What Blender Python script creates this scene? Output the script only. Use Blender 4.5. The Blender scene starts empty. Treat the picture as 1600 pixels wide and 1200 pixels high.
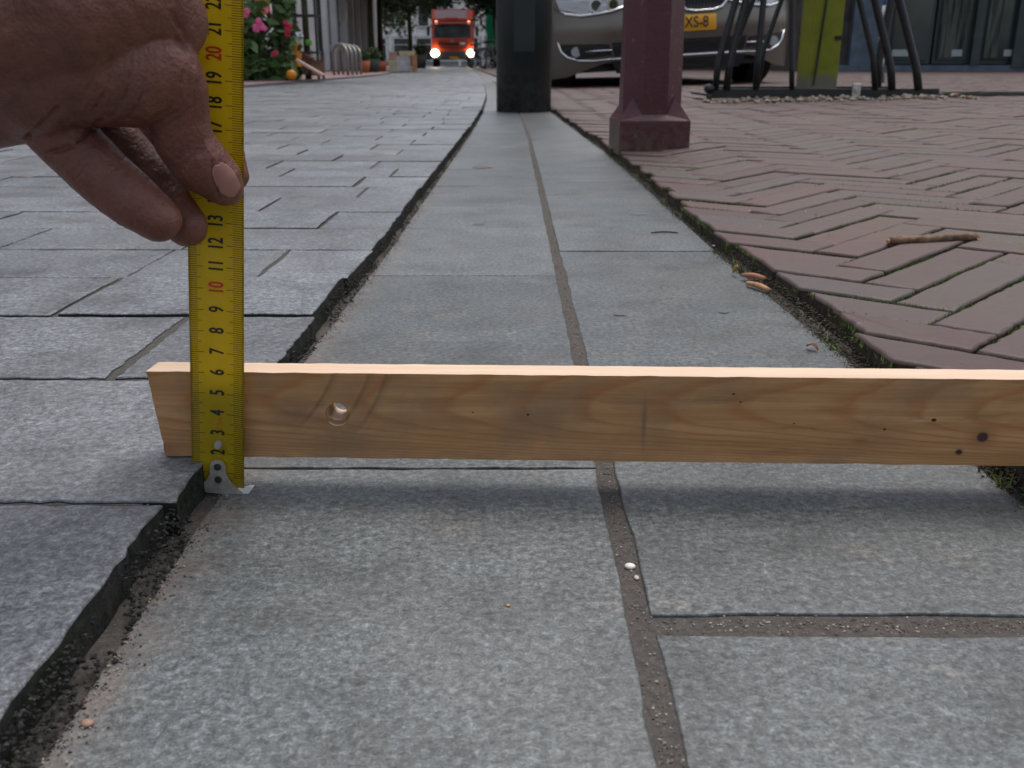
import bpy, bmesh, math, random
from math import sin, cos, tan, pi, radians, sqrt, atan2, hypot
from mathutils import Vector, Matrix, noise
R = random.Random(7)
C = bpy.context.scene.collection
S = bpy.context.scene

# ------------------------------------------------------------------ camera, sky, sun, exposure
H = 0.2
PITCH = math.atan(500/1500)
cd = bpy.data.cameras.new('camera'); cam = bpy.data.objects.new('camera', cd); C.objects.link(cam)
cam.location = (0, 0, H); cam.rotation_euler = (pi/2-PITCH, 0, 0)
cd.sensor_width = 36; cd.lens = 33.75; cd.clip_start = .01; cd.clip_end = 900
cd.dof.use_dof = True; cd.dof.focus_distance = .52; cd.dof.aperture_fstop = 26
S.camera = cam
W = bpy.data.worlds.new('World'); S.world = W; W.use_nodes = True
wn = W.node_tree; bg = wn.nodes['Background']
SUN_EL, SUN_AZ = radians(70), radians(22)          # azimuth measured from +Y (down the street) towards +X
sky = wn.nodes.new('ShaderNodeTexSky'); sky.sky_type = 'NISHITA'; sky.sun_disc = False
sky.sun_elevation = SUN_EL; sky.sun_rotation = SUN_AZ; sky.air_density = 1.0; sky.dust_density = 4.0; sky.ozone_density = 1.0
hs = wn.nodes.new('ShaderNodeHueSaturation'); hs.inputs['Saturation'].default_value = .55
wn.links.new(sky.outputs[0], hs.inputs['Color']); wn.links.new(hs.outputs[0], bg.inputs[0])
bg.inputs[1].default_value = .15
sl = bpy.data.lights.new('sun', 'SUN'); sl.energy = .9; sl.angle = radians(35); sl.color = (1, .97, .93)
sun = bpy.data.objects.new('sun', sl); C.objects.link(sun); sun.location = (0, 10, 20)
sd = Vector((sin(SUN_AZ)*cos(SUN_EL), cos(SUN_AZ)*cos(SUN_EL), sin(SUN_EL)))
sun.rotation_euler = (-sd).to_track_quat('-Z', 'Y').to_euler()
S.view_settings.view_transform = 'Standard'; S.view_settings.look = 'None'
S.view_settings.exposure = 0.45; S.view_settings.gamma = 1
S.view_settings.use_curve_mapping = False

# ------------------------------------------------------------------ materials
def mat(name, col, rough=.6, metal=0, spec=.5, var=0, vscale=20, bump=0, bscale=60, col2=None, coat=0, emit=None, estr=0, detail=6, lo=.35, hi=.65, stretch=None, tint=0, trans=0):
    m = bpy.data.materials.new(name); m.use_nodes = True
    n = m.node_tree.nodes; l = m.node_tree.links; b = n['Principled BSDF']
    b.inputs['Base Color'].default_value = (*col, 1); b.inputs['Roughness'].default_value = rough
    b.inputs['Metallic'].default_value = metal; b.inputs['Specular IOR Level'].default_value = spec
    b.inputs['Coat Weight'].default_value = coat
    if emit: b.inputs['Emission Color'].default_value = (*emit, 1); b.inputs['Emission Strength'].default_value = estr
    if trans: b.inputs['Transmission Weight'].default_value = trans
    tc = n.new('ShaderNodeTexCoord'); v = tc.outputs['Object']
    if stretch:
        mp = n.new('ShaderNodeMapping'); mp.inputs['Scale'].default_value = stretch; l.new(v, mp.inputs[0]); v = mp.outputs[0]
    m['v'] = 1
    if var or col2:
        t = n.new('ShaderNodeTexNoise'); t.inputs['Scale'].default_value = vscale; t.inputs['Detail'].default_value = detail
        l.new(v, t.inputs['Vector'])
        r = n.new('ShaderNodeValToRGB'); r.color_ramp.elements[0].position = lo; r.color_ramp.elements[1].position = hi
        a = col if col2 else tuple(c*(1-var) for c in col); e = col2 if col2 else tuple(min(1, c*(1+var)) for c in col)
        r.color_ramp.elements[0].color = (*a, 1); r.color_ramp.elements[1].color = (*e, 1)
        l.new(t.outputs[0], r.inputs[0]); l.new(r.outputs[0], b.inputs['Base Color'])
    if bump:
        t2 = n.new('ShaderNodeTexNoise'); t2.inputs['Scale'].default_value = bscale; t2.inputs['Detail'].default_value = 8
        l.new(v, t2.inputs['Vector'])
        bp = n.new('ShaderNodeBump'); bp.inputs['Strength'].default_value = bump; bp.inputs['Distance'].default_value = 1.0/bscale*.5
        l.new(t2.outputs[0], bp.inputs['Height']); l.new(bp.outputs[0], b.inputs['Normal'])
    return m

class NT:
    def __init__(s, name):
        s.m = bpy.data.materials.new(name); s.m.use_nodes = True
        s.n = s.m.node_tree.nodes; s.l = s.m.node_tree.links; s.b = s.n['Principled BSDF']
        s.tc = s.n.new('ShaderNodeTexCoord').outputs['Object']
    def put(s, sock, v):
        if hasattr(v, 'is_linked') or isinstance(v, bpy.types.NodeSocket): s.l.new(v, sock)
        else: sock.default_value = v
    def mapping(s, scale=(1,1,1), loc=(0,0,0), rot=(0,0,0), v=None):
        n = s.n.new('ShaderNodeMapping'); n.inputs['Scale'].default_value = scale; n.inputs['Location'].default_value = loc
        n.inputs['Rotation'].default_value = rot; s.l.new(v or s.tc, n.inputs[0]); return n.outputs[0]
    def noise(s, scale, detail=6, rough=.5, v=None, dist=0, color=False):
        n = s.n.new('ShaderNodeTexNoise'); n.inputs['Scale'].default_value = scale; n.inputs['Detail'].default_value = detail
        n.inputs['Roughness'].default_value = rough; n.inputs['Distortion'].default_value = dist
        s.l.new(v or s.tc, n.inputs['Vector']); return n.outputs[1 if color else 0]
    def voro(s, scale, v=None, feature='F1', out=0):
        n = s.n.new('ShaderNodeTexVoronoi'); n.feature = feature; n.inputs['Scale'].default_value = scale
        s.l.new(v or s.tc, n.inputs['Vector']); return n.outputs[out]
    def ramp(s, f, stops, interp='LINEAR'):
        n = s.n.new('ShaderNodeValToRGB'); cr = n.color_ramp; cr.interpolation = interp
        while len(cr.elements) < len(stops): cr.elements.new(.5)
        for e, (p, c) in zip(cr.elements, stops): e.position = p; e.color = (*c, 1) if isinstance(c, tuple) else (c, c, c, 1)
        s.l.new(f, n.inputs[0]); return n.outputs[0]
    def mix(s, f, a, b, mode='MIX'):
        n = s.n.new('ShaderNodeMix'); n.data_type = 'RGBA'; n.blend_type = mode
        s.put(n.inputs[0], f)
        for k, x in ((6, a), (7, b)): s.put(n.inputs[k], (*x, 1) if isinstance(x, tuple) and len(x) == 3 else x)
        return n.outputs[2]
    def math(s, op, a, b=0.0, clamp=False):
        n = s.n.new('ShaderNodeMath'); n.operation = op; n.use_clamp = clamp; s.put(n.inputs[0], a); s.put(n.inputs[1], b); return n.outputs[0]
    def sep(s, v=None):
        n = s.n.new('ShaderNodeSeparateXYZ'); s.l.new(v or s.tc, n.inputs[0]); return n.outputs
    def comb(s, x, y, z):
        n = s.n.new('ShaderNodeCombineXYZ')
        for k, q in enumerate((x, y, z)): s.put(n.inputs[k], q)
        return n.outputs[0]
    def attr(s, name):
        n = s.n.new('ShaderNodeAttribute'); n.attribute_name = name; return n.outputs['Fac']
    def bump(s, h, strength, dist, prev=None):
        n = s.n.new('ShaderNodeBump'); n.inputs['Strength'].default_value = strength; n.inputs['Distance'].default_value = dist
        s.l.new(h, n.inputs['Height'])
        if prev: s.l.new(prev, n.inputs['Normal'])
        s.l.new(n.outputs[0], s.b.inputs['Normal']); return n.outputs[0]
    def done(s, col=None, rough=None, spec=None):
        if col is not None: s.put(s.b.inputs['Base Color'], col)
        if rough is not None: s.put(s.b.inputs['Roughness'], rough)
        if spec is not None: s.b.inputs['Specular IOR Level'].default_value = spec
        return s.m

def granite(name, base, warm, stain=False, rough=.5):
    q = NT(name)
    fine = q.noise(800, 3, .7); mid = q.noise(260, 6, .78, dist=.15); big = q.noise(6, 5, .6)
    c = q.ramp(mid, [(.36, tuple(x*.28 for x in base)), (.46, tuple(x*.75 for x in base)), (.56, tuple(x*1.32 for x in base)), (.66, tuple(x*2.4 for x in base))])
    c = q.mix(.55, c, q.ramp(fine, [(.32, .18), (.5, .5), (.7, .95)]), 'OVERLAY')
    fl = q.ramp(q.noise(450, 2, .5), [(.60, 0.0), (.70, .55)])
    c = q.mix(fl, c, tuple(min(1, x*2.4) for x in base))
    c = q.mix(q.ramp(big, [(.40, 0.0), (.72, .38)]), c, warm)
    tint = q.attr('tint')
    c = q.mix(1.0, c, q.ramp(tint, [(0, .76), (1, 1.16)]), 'MULTIPLY')
    if stain:
        x, y, z = q.sep()
        st = q.noise(38, 6, .65)
        e = q.math('MULTIPLY', q.math('ADD', x, .152), 26)      # sand trodden into the stone along the kerb side
        e = q.math('SUBTRACT', 1.0, e, True)
        e = q.math('MULTIPLY', e, q.ramp(st, [(.36, 0.0), (.6, 1.0)]))
        c = q.mix(q.math('MULTIPLY', e, .75), c, (.185, .140, .115))
        spots = q.ramp(q.noise(17, 5, .75), [(.54, 0.0), (.66, .65)])
        spots = q.math('MULTIPLY', spots, q.ramp(mid, [(.45, 0.0), (.6, 1.0)]))
        c = q.mix(spots, c, (.22, .19, .165))
    dark = q.ramp(q.noise(13, 7, .72), [(.33, .55), (.50, 1.0), (.68, 1.28)])
    c = q.mix(1.0, c, dark, 'MULTIPLY')
    hgt = q.math('ADD', q.math('MULTIPLY', mid, .7), q.math('MULTIPLY', fine, .5))
    q.bump(hgt, .55, .0012)
    return q.done(c, q.ramp(mid, [(.3, rough+.10), (.7, rough-.08)]), .62)

M = {}
M['granite'] = granite('gutter_granite', (.078, .089, .092), (.104, .100, .090), True, .40)
M['granite_road'] = granite('road_granite', (.132, .141, .155), (.14, .138, .132), False, .42)
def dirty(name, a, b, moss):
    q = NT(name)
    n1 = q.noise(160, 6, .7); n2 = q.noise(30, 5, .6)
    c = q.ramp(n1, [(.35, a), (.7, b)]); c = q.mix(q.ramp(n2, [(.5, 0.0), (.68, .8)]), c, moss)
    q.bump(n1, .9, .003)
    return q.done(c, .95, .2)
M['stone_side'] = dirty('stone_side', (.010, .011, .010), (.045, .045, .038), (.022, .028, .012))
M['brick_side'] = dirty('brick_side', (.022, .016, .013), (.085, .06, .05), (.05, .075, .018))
def sandmat(name, a, b, moss=None, mt=(.5, .62)):
    q = NT(name)
    n1 = q.noise(330, 6, .75); n2 = q.noise(9, 5, .6); n3 = q.voro(420)
    c = q.ramp(n1, [(.3, a), (.72, b)])
    c = q.mix(q.ramp(n3, [(.10, .5), (.22, 0.0)]), c, tuple(min(1, x*2) for x in b))
    if moss:
        g = q.ramp(q.noise(700, 4, .6), [(.3, tuple(x*.4 for x in moss)), (.7, moss)])
        c = q.mix(q.ramp(n2, [(mt[0], 0.0), (mt[1], .95)]), c, g)
    q.bump(n1, .8, .0018)
    return q.done(c, .95, .2)
M['sand'] = sandmat('joint_sand', (.052, .047, .042), (.125, .112, .100))
M['sand_road'] = sandmat('road_joint', (.045, .043, .040), (.12, .11, .10))
M['soil'] = sandmat('mossy_soil', (.012, .010, .008), (.040, .032, .024), (.05, .075, .018), (.50, .66))
def brickm(name):
    q = NT(name)
    n1 = q.noise(420, 5, .7); n2 = q.noise(16, 5, .6); t = q.attr('tint')
    c = q.ramp(t, [(0, (.060, .029, .029)), (.3, (.090, .042, .038)), (.5, (.064, .034, .033)), (.75, (.082, .046, .042)), (.93, (.070, .046, .043)), (.985, (.062, .054, .052)), (1, (.105, .050, .038))])
    c = q.mix(.45, c, q.ramp(n1, [(.3, .3), (.7, .72)]), 'OVERLAY')
    c = q.mix(q.ramp(n2, [(.42, 0.0), (.74, .48)]), c, (.078, .066, .056))
    moss = q.ramp(q.noise(3.1, 6, .7), [(.48, 0.0), (.72, .42)])
    c = q.mix(moss, c, (.075, .078, .035))
    c = q.mix(q.ramp(q.noise(95, 4, .6), [(.68, 0.0), (.78, .5)]), c, (.24, .21, .18))
    q.bump(q.math('ADD', q.math('MULTIPLY', n1, .4), q.noise(70, 5, .6)), .45, .0022)
    return q.done(c, q.ramp(n2, [(.3, .5), (.7, .68)]), .5)
M['brick'] = brickm('paving_brick')

# ------------------------------------------------------------------ mesh helpers
def link(name, me, m=None, parent=None):
    o = bpy.data.objects.new(name, me); C.objects.link(o)
    if m is not None:
        for k in (m if isinstance(m, (list, tuple)) else [m]): me.materials.append(k)
    if parent: o.parent = parent
    return o
def obj(name, bm, m, parent=None, smooth=False):
    me = bpy.data.meshes.new(name); bm.normal_update(); bm.to_mesh(me); bm.free()
    if smooth: me.polygons.foreach_set('use_smooth', [True]*len(me.polygons))
    return link(name, me, m, parent)
def tag(o, label=None, cat=None, group=None, kind=None):
    for k, v in (('label', label), ('category', cat), ('group', group), ('kind', kind)):
        if v: o[k] = v
    return o
def thing(name, label, cat, loc=(0,0,0), rz=0, group=None):
    o = bpy.data.objects.new(name, None); C.objects.link(o); o.location = loc; o.rotation_euler = (0, 0, rz)
    o.empty_display_size = .1
    return tag(o, label, cat, group)
def dup(root, loc=None, rz=None, label=None):
    def cp(o, par):
        c = o.copy(); C.objects.link(c)
        if par is not None: c.parent = par
        for ch in list(o.children): cp(ch, c)
        return c
    r = cp(root, None)
    if loc is not None: r.location = loc
    if rz is not None: r.rotation_euler = (r.rotation_euler.x, r.rotation_euler.y, rz)
    if label: r['label'] = label
    return r
def box(bm, c, s, rot=None, bev=0):
    mx = Matrix.Translation(c) @ (rot.to_4x4() if rot else Matrix()) @ Matrix.Diagonal((*s, 1))
    r = bmesh.ops.create_cube(bm, size=1, matrix=mx)
    if bev:
        es = list({e for v in r['verts'] for e in v.link_edges})
        bmesh.ops.bevel(bm, geom=es, offset=bev, segments=2, affect='EDGES', profile=.5)
    return bm
def cyl(bm, p0, p1, r0, r1=None, seg=12, cap=True):
    p0 = Vector(p0); p1 = Vector(p1); d = p1-p0
    mx = Matrix.Translation((p0+p1)/2) @ d.to_track_quat('Z', 'Y').to_matrix().to_4x4()
    bmesh.ops.create_cone(bm, cap_ends=cap, segments=seg, radius1=r0, radius2=r0 if r1 is None else r1, depth=d.length, matrix=mx)
    return bm
def tube(bm, pts, r, seg=8):
    pts = [Vector(p) for p in pts]; rings = []; up = None
    for i, p in enumerate(pts):
        a = pts[max(0, i-1)]; b = pts[min(len(pts)-1, i+1)]; t = (b-a).normalized()
        if up is None: up = Vector((0,0,1)) if abs(t.z) < .9 else Vector((1,0,0))
        u = t.cross(up).normalized(); w = u.cross(t).normalized(); up = w
        rr = r[i] if isinstance(r, (list, tuple)) else r
        rings.append([bm.verts.new(p + u*cos(2*pi*k/seg)*rr + w*sin(2*pi*k/seg)*rr) for k in range(seg)])
    for a, b in zip(rings, rings[1:]):
        for k in range(seg): bm.faces.new((a[k], a[(k+1)%seg], b[(k+1)%seg], b[k]))
    bm.faces.new(rings[0][::-1]); bm.faces.new(rings[-1])
    return bm
def prism(bm, pts, z0, z1, axis='z'):
    """extrude a 2D outline; axis y: outline in x,z extruded from y=z0 to z1; axis x: outline in y,z"""
    f = {'z': lambda p, h: (p[0], p[1], h), 'y': lambda p, h: (p[0], h, p[1]), 'x': lambda p, h: (h, p[0], p[1])}[axis]
    a = [bm.verts.new(f(p, z0)) for p in pts]; b = [bm.verts.new(f(p, z1)) for p in pts]
    bm.faces.new(a[::-1]); bm.faces.new(b); n = len(pts)
    for i in range(n): bm.faces.new((a[i], a[(i+1)%n], b[(i+1)%n], b[i]))
    bmesh.ops.recalc_face_normals(bm, faces=bm.faces[:])
    return bm
def lerp(tab, t):
    if t <= tab[0][0]: return tab[0][1]
    for (a, u), (b, v) in zip(tab, tab[1:]):
        if t <= b: return u+(v-u)*(t-a)/(b-a)
    return tab[-1][1]
def smooth_tab(tab, t, w=.0):
    return lerp(tab, t)

# ------------------------------------------------------------------ the three surfaces
Z_ROAD = .017
GL = [(-1,-.143),(.24,-.143),(.416,-.144),(.69,-.148),(.886,-.144),(1.1,-.139),(1.5,-.137),(2.0,-.132),(3.44,-.124),(4.4,-.126),(6,-.150),(7.4,-.19),(10,-.27),(15,-.47),(37,-1.54),(60,-3.0),(90,-6.5)]
GC = [(-1,.048),(1.6,.049),(2.8,.049),(4,.035),(6,-.01),(7.4,-.05),(15,-.33),(37,-1.4),(90,-6.36)]
GR = [(-1,.246),(.45,.247),(.64,.242),(.79,.238),(1.1,.230),(1.6,.230),(2.4,.225),(3.1,.201),(4.4,.168),(6,.10),(7.4,.05),(15,-.2),(37,-1.27),(60,-2.8),(90,-6.3)]
RL = [(-1,-2.15),(16,-2.15),(33,-3.3),(60,-5.3),(90,-8.6)]
def zb(x, y):                                        # the brick pavement climbs gently away from the gutter
    e = lerp(GR, y); d = max(0, x-e)
    return .016 + .066*(1-math.exp(-d*.62))

def slab(poly, zt, depth, bev, jit, seg, rnd, tilt=(0,0), tintv=.5, bmo=None, side_idx=1, zf=None, rings=2):
    """one stone: ragged outline, worn rounded arris, upright sides"""
    pts = []
    n = len(poly)
    for i in range(n):
        a = Vector(poly[i]); b = Vector(poly[(i+1)%n]); L = (b-a).length
        k = max(1, int(L/seg)); 
        nn = Vector((b.y-a.y, a.x-b.x)).normalized() if L > 1e-6 else Vector((0,0))
        for j in range(k):
            t = j/k; p = a.lerp(b, t)
            if j: p = p + nn*rnd.uniform(-1, .35)*jit
            pts.append(p)
    cx = sum(p.x for p in pts)/len(pts); cy = sum(p.y for p in pts)/len(pts)
    m = len(pts)
    area = sum(pts[i].x*pts[(i+1)%m].y-pts[(i+1)%m].x*pts[i].y for i in range(m))
    if area < 0: pts.reverse()
    nor = []
    for i in range(m):
        a = pts[i-1]; b = pts[(i+1)%m]; d = (b-a)
        nor.append(Vector((d.y, -d.x)).normalized() if d.length > 1e-9 else Vector((0,0)))
    bm = bmo or bmesh.new()
    tl = bm.faces.layers.float.get('tint') or bm.faces.layers.float.new('tint')
    prof = [(0, -depth), (0, -bev), (bev*.3, -bev*.3), (bev, 0)] if rings == 2 else [(0, -depth), (0, -bev), (bev, 0)]
    rr = []
    for off, dz in prof:
        ring = []
        for p, nv in zip(pts, nor):
            q = p - nv*off
            ring.append(bm.verts.new((q.x, q.y, zt + dz + tilt[0]*(q.x-cx) + tilt[1]*(q.y-cy))))
        rr.append(ring)
    for ri, (a, b) in enumerate(zip(rr, rr[1:])):
        for i in range(m):
            f = bm.faces.new((a[i], a[(i+1)%m], b[(i+1)%m], b[i])); f[tl] = tintv
            f.material_index = side_idx if ri == 0 else 0
            f.smooth = ri > 0
    f = bm.faces.new(rr[-1]); f[tl] = tintv; f.material_index = 0; f.smooth = False
    return bm
def clip(poly, p, n):
    """keep the side where (q-p).n > 0"""
    out = []
    for i in range(len(poly)):
        a = poly[i]; b = poly[(i+1)%len(poly)]
        da = (a[0]-p[0])*n[0]+(a[1]-p[1])*n[1]; db = (b[0]-p[0])*n[0]+(b[1]-p[1])*n[1]
        if da >= 0: out.append(a)
        if (da >= 0) != (db >= 0):
            t = da/(da-db); out.append((a[0]+(b[0]-a[0])*t, a[1]+(b[1]-a[1])*t))
    return out
def area(poly):
    return abs(sum(poly[i][0]*poly[(i+1)%len(poly)][1]-poly[(i+1)%len(poly)][0]*poly[i][1] for i in range(len(poly))))/2
def strip_mesh(name, left, right, ys, z, m, zfun=None, nx=1, kind='structure', label=None, parent=None):
    bm = bmesh.new(); rows = []
    for y in ys:
        a = left(y) if callable(left) else left; b = right(y) if callable(right) else right
        row = []
        for k in range(nx+1):
            t = (k/nx)**1.8 if nx > 1 else k
            x = a+(b-a)*t
            row.append(bm.verts.new((x, y, zfun(x, y) if zfun else z)))
        rows.append(row)
    for r0, r1 in zip(rows, rows[1:]):
        for k in range(nx): bm.faces.new((r0[k], r0[k+1], r1[k+1], r1[k]))
    o = obj(name, bm, m, parent); o['kind'] = kind
    if label: o['label'] = label
    return o
YS = [-.6+.1*i for i in range(60)] + [5.5+.5*i for i in range(40)] + [26+2*i for i in range(33)]

# the earth everything lies on, out to the horizon
q = NT('far_ground'); c_ = q.ramp(q.noise(2.5, 6), [(.3, (.10, .085, .08)), (.7, (.14, .12, .115))]); M['far_ground'] = q.done(c_, .8, .3)
bm = bmesh.new(); bmesh.ops.create_grid(bm, x_segments=1, y_segments=1, size=400)
g = obj('ground', bm, M['far_ground']); g.location = (0, 100, -.06); g['kind'] = 'structure'; g['label'] = 'flat earth below the paving, out to the horizon'

# ---- road: granite setts in staggered rows
road = strip_mesh('road', lambda y: lerp(RL, y)-.01, lambda y: lerp(GL, y)-.020, YS, Z_ROAD-.0022, M['sand_road'])
road['label'] = 'grey granite street with sandy joints curving away to the left'
# ---- gutter
gut = strip_mesh('gutter', lambda y: lerp(GL, y)-.012, lambda y: lerp(GR, y)+.012, YS, -.0011, M['sand'])
gut['label'] = 'two-stone-wide granite gutter running up the middle to the dark post'
# ---- brick pavement bed
pav = strip_mesh('pavement', lambda y: lerp(GR, y)+.022, lambda y: 22, YS, 0, M['soil'], zfun=lambda x, y: zb(x, y)-.0045, nx=40)
pav['label'] = 'purple-brown herringbone brick pavement with mossy joints'

pieces = []          # road stones: polygons sorted by how large they show
rows = [-.50,-.36,-.22,-.08,.06,.200,.385,.561,.716,.857,.995,1.127,1.262,1.40,1.532,1.672,1.81,1.95]
while rows[-1] < 24: rows.append(rows[-1]+.139)
spec = {6: [-.32,-.53], 7: [-.249,-.455,-.66,-.865], 8: [-.352,-.56,-.77,-.97], 9: [-.232,-.352,-.56,-.77,-.98], 10: [-.345,-.54,-.75], 11: [-.228,-.43,-.64,-.85], 12: [-.333,-.53,-.74], 13: [-.225,-.43,-.635], 14: [-.25,-.45,-.66], 15: [-.21,-.40,-.6]}
for i in range(len(rows)-1):
    y0, y1 = rows[i], rows[i+1]; ym = (y0+y1)/2
    e0, e1 = lerp(GL, y0)-.006, lerp(GL, y1)-.006
    lim = lerp(RL, ym)+.02
    xs = spec.get(i)
    if xs is None: xs = [lerp(GL, ym)-.006-(.205 if i % 2 else .105)+R.uniform(-.022, .022)]
    xs = list(xs)
    while xs[-1] > lim: xs.append(xs[-1]-.208+R.uniform(-.018, .018))
    prev = None; g = .0015 + .0010*(i < 9)
    tl = R.uniform(-.02, .01)
    yf = lambda x, y: y + (x+.15)*tl*.5
    for k, x in enumerate(xs):
        gx = g*(1.6 if R.random() < .3 else 1)
        if k == 0:
            j = R.uniform(-.0015, .0015)
            poly = [(x+gx, y0+g), (e0+j, y0+g), (e1+j+R.uniform(-.002,.0015), y1-g), (x+gx, y1-g)]
        else:
            poly = [(x+gx, y0+g), (xs[k-1]-gx, y0+g), (xs[k-1]-gx, y1-g), (x+gx, y1-g)]
        pieces.append((poly, ym))
def visible(poly):
    cx = sum(p[0] for p in poly)/len(poly); cy = sum(p[1] for p in poly)/len(poly)
    return cy > .12 and abs(cx) < .56*cy+.22
def build_pieces(pieces, parent, name, mats, zt, depth, bev, jit, seg, limit, zfun=None, maxx=None):
    vis = [p for p in pieces if visible(p[0])]
    vis.sort(key=lambda p: p[1])
    ids = {id(p) for p in vis[:limit]}
    rest = bmesh.new()
    for p in pieces:
        poly, ym = p; cx = sum(a[0] for a in poly)/len(poly); cy = sum(a[1] for a in poly)/len(poly)
        rnd = random.Random(int(cx*10007)+int(cy*7919))
        z = zfun(cx, cy) if zfun else zt
        sx = (zfun(cx+.02, cy)-zfun(cx-.02, cy))/.04 if zfun else 0
        z += rnd.uniform(-.0011, .0011)*(1.7 if zfun else 1)
        tilt = (sx+rnd.uniform(-.004, .004), rnd.uniform(-.004, .004))
        t = rnd.random()
        near = ym < 1.3
        if id(p) in ids:
            b = slab(poly, z, depth, bev, jit if ym < 3 else 0, seg*(1 if ym < .75 else 2.2 if near else 5), rnd, tilt, t, rings=2 if near else 1)
            obj(name, b, mats, parent)
        else:
            slab(poly, z, depth, bev, 0, 9, rnd, tilt, t, bmo=rest, rings=1)
    o = obj(name, rest, mats, parent); o['kind'] = 'stuff'
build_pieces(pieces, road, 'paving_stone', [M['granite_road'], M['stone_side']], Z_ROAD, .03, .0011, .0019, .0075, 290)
# the stretch beyond the built stones
strip_mesh('far_road', lambda y: lerp(RL, y), lambda y: lerp(GL, y)-.006, [24+2*i for i in range(34)], Z_ROAD-.0008, M['granite_road'])['label'] = 'far granite street under the oncoming truck'
strip_mesh('far_gutter', lambda y: lerp(GL, y), lambda y: lerp(GR, y), [13+1.5*i for i in range(52)], .0, M['granite'])['label'] = 'far end of the gutter bending left'

# gutter stones
LJ = [-.3,.0,.461,.706,.944,1.231,1.442,1.68,1.955,2.2,2.5,2.78,3.05,3.4,3.75,4.1,4.5]
RJ = [-.3,.0,.314,.572,1.074,1.294,1.56,1.766,2.05,2.4,2.72,3.1,3.5,3.9,4.4]
wide = {('R', .314): .0065, ('L', .461): .0003, ('R', .0): .005}
for side, js in (('L', LJ), ('R', RJ)):
    while js[-1] < 13: js.append(js[-1]+.36)
    for y0, y1 in zip(js, js[1:]):
        g0 = wide.get((side, y0), .0009); g1 = wide.get((side, y1), .0009)
        n = max(2, int((y1-y0)/.08)) if y0 < 1.2 else 1
        ys = [y0+g0+(y1-g1-y0-g0)*k/n for k in range(n+1)]
        L_, R_ = (GL, GC) if side == 'L' else (GC, GR)
        ol = (.0005 if side == 'L' else .0046); orr = (.0046 if side == 'L' else .002)
        poly = [(lerp(R_, y)-orr, y) for y in ys] + [(lerp(L_, y)+ol, y) for y in reversed(ys)]
        rnd = random.Random(int(y0*977)+ord(side))
        b = slab(poly, rnd.uniform(-.0005, .0005),   .03, .0009, .0012 if y0 < 3 else 0, .016 if y0 < 1 else .06, rnd, (0, 0), rnd.random(), rings=2 if y0 < 1.5 else 1)
        obj('paving_stone', b, [M['granite'], M['granite']], gut)

# herringbone bricks at 45 degrees, four widths to a length
WB = .0505; A0, B0 = .649, .216; n4 = 4; s2 = sqrt(.5)
bp = []
def ab(a, b): return ((a-b)*s2, (a+b)*s2)
for i in range(-220, 280):
    for j in range(-60, 380):
        t = (i-j) % (2*n4)
        if t == 0: i0, i1, j0, j1 = i, i+n4, j, j+1
        elif t == 2*n4-1: i0, i1, j0, j1 = i, i+1, j, j+n4
        else: continue
        gp = .0018
        a0, a1 = A0+j0*WB+gp, A0+j1*WB-gp; b0, b1 = B0+i0*WB+gp, B0+i1*WB-gp
        cx, cy = ab((a0+a1)/2, (b0+b1)/2)
        if cx < -.6 or cy < -.45 or cy > 11.5 or cx > .70*cy+1.5 or cx > 9: continue
        poly = [ab(a0,b0), ab(a1,b0), ab(a1,b1), ab(a0,b1)]
        e = lerp(GR, cy); sl_ = (lerp(GR, cy+.05)-lerp(GR, cy-.05))/.1
        rj = R.uniform(-.003, .013)
        poly = clip(poly, (e+.004+rj, cy), (1, -sl_))
        if len(poly) < 3 or area(poly) < .0004: continue
        bp.append((poly, cy))
build_pieces(bp, pav, 'brick', [M['brick'], M['brick_side']], .016, .03, .0028, .0020, .009, 295, zfun=zb)
strip_mesh('far_pavement', lambda y: lerp(GR, y)+.01, lambda y: 22, [11.2+1.2*i for i in range(56)], 0, M['brick'], zfun=lambda x, y: zb(x, y)-.001, nx=30)['label'] = 'brick pavement farther off beyond the car'
strip_mesh('left_pavement', lambda y: -30, lambda y: lerp(RL, y), YS, .04, mat('pink_brick', (.20, .12, .125), .7, var=.25, vscale=30, bump=.3, bscale=40))['label'] = 'pinkish brick pavement along the far side of the street'
bm = bmesh.new(); ys = YS
prev = None
for y in ys:
    x = lerp(RL, y); v = [bm.verts.new((x, y, .04)), bm.verts.new((x+.002, y, 0))]
    if prev: bm.faces.new((prev[0], v[0], v[1], prev[1]))
    prev = v
o = obj('kerb', bm, M['granite_road']); o['kind'] = 'structure'; o['label'] = 'low kerb of the left pavement'

# ------------------------------------------------------------------ loose grit, moss
def grains(name, spots, mats, label, cat, lo, hi):
    bm = bmesh.new()
    for (x, y, z, k) in spots:
        r = R.uniform(lo, hi)
        vs = [Vector((1,0,0)), Vector((-1,0,0)), Vector((0,1,0)), Vector((0,-1,0)), Vector((0,0,1)), Vector((0,0,-1))]
        rot = Matrix.Rotation(R.uniform(0, 6), 3, Vector((R.random(), R.random(), R.random()+.1)).normalized())
        sc = (R.uniform(.6, 1.3), R.uniform(.6, 1.2), R.uniform(.5, .9))
        w = [bm.verts.new(Vector((x, y, z+r*.4)) + Vector(a*b for a, b in zip(rot @ v, sc))*r) for v in vs]
        for a, b, c in ((0,2,4),(2,1,4),(1,3,4),(3,0,4),(2,0,5),(1,2,5),(3,1,5),(0,3,5)):
            f = bm.faces.new((w[a], w[b], w[c])); f.material_index = k
    return tag(obj(name, bm, mats), label, cat, kind='stuff')
sp = []
for _ in range(2200):
    y = .22+R.random()**1.6*3.2; e = lerp(GL, y)
    sp.append((e+.001+abs(R.gauss(0, .005)), y, 0, R.choice((0,0,0,1,1,1,2))))
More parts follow.
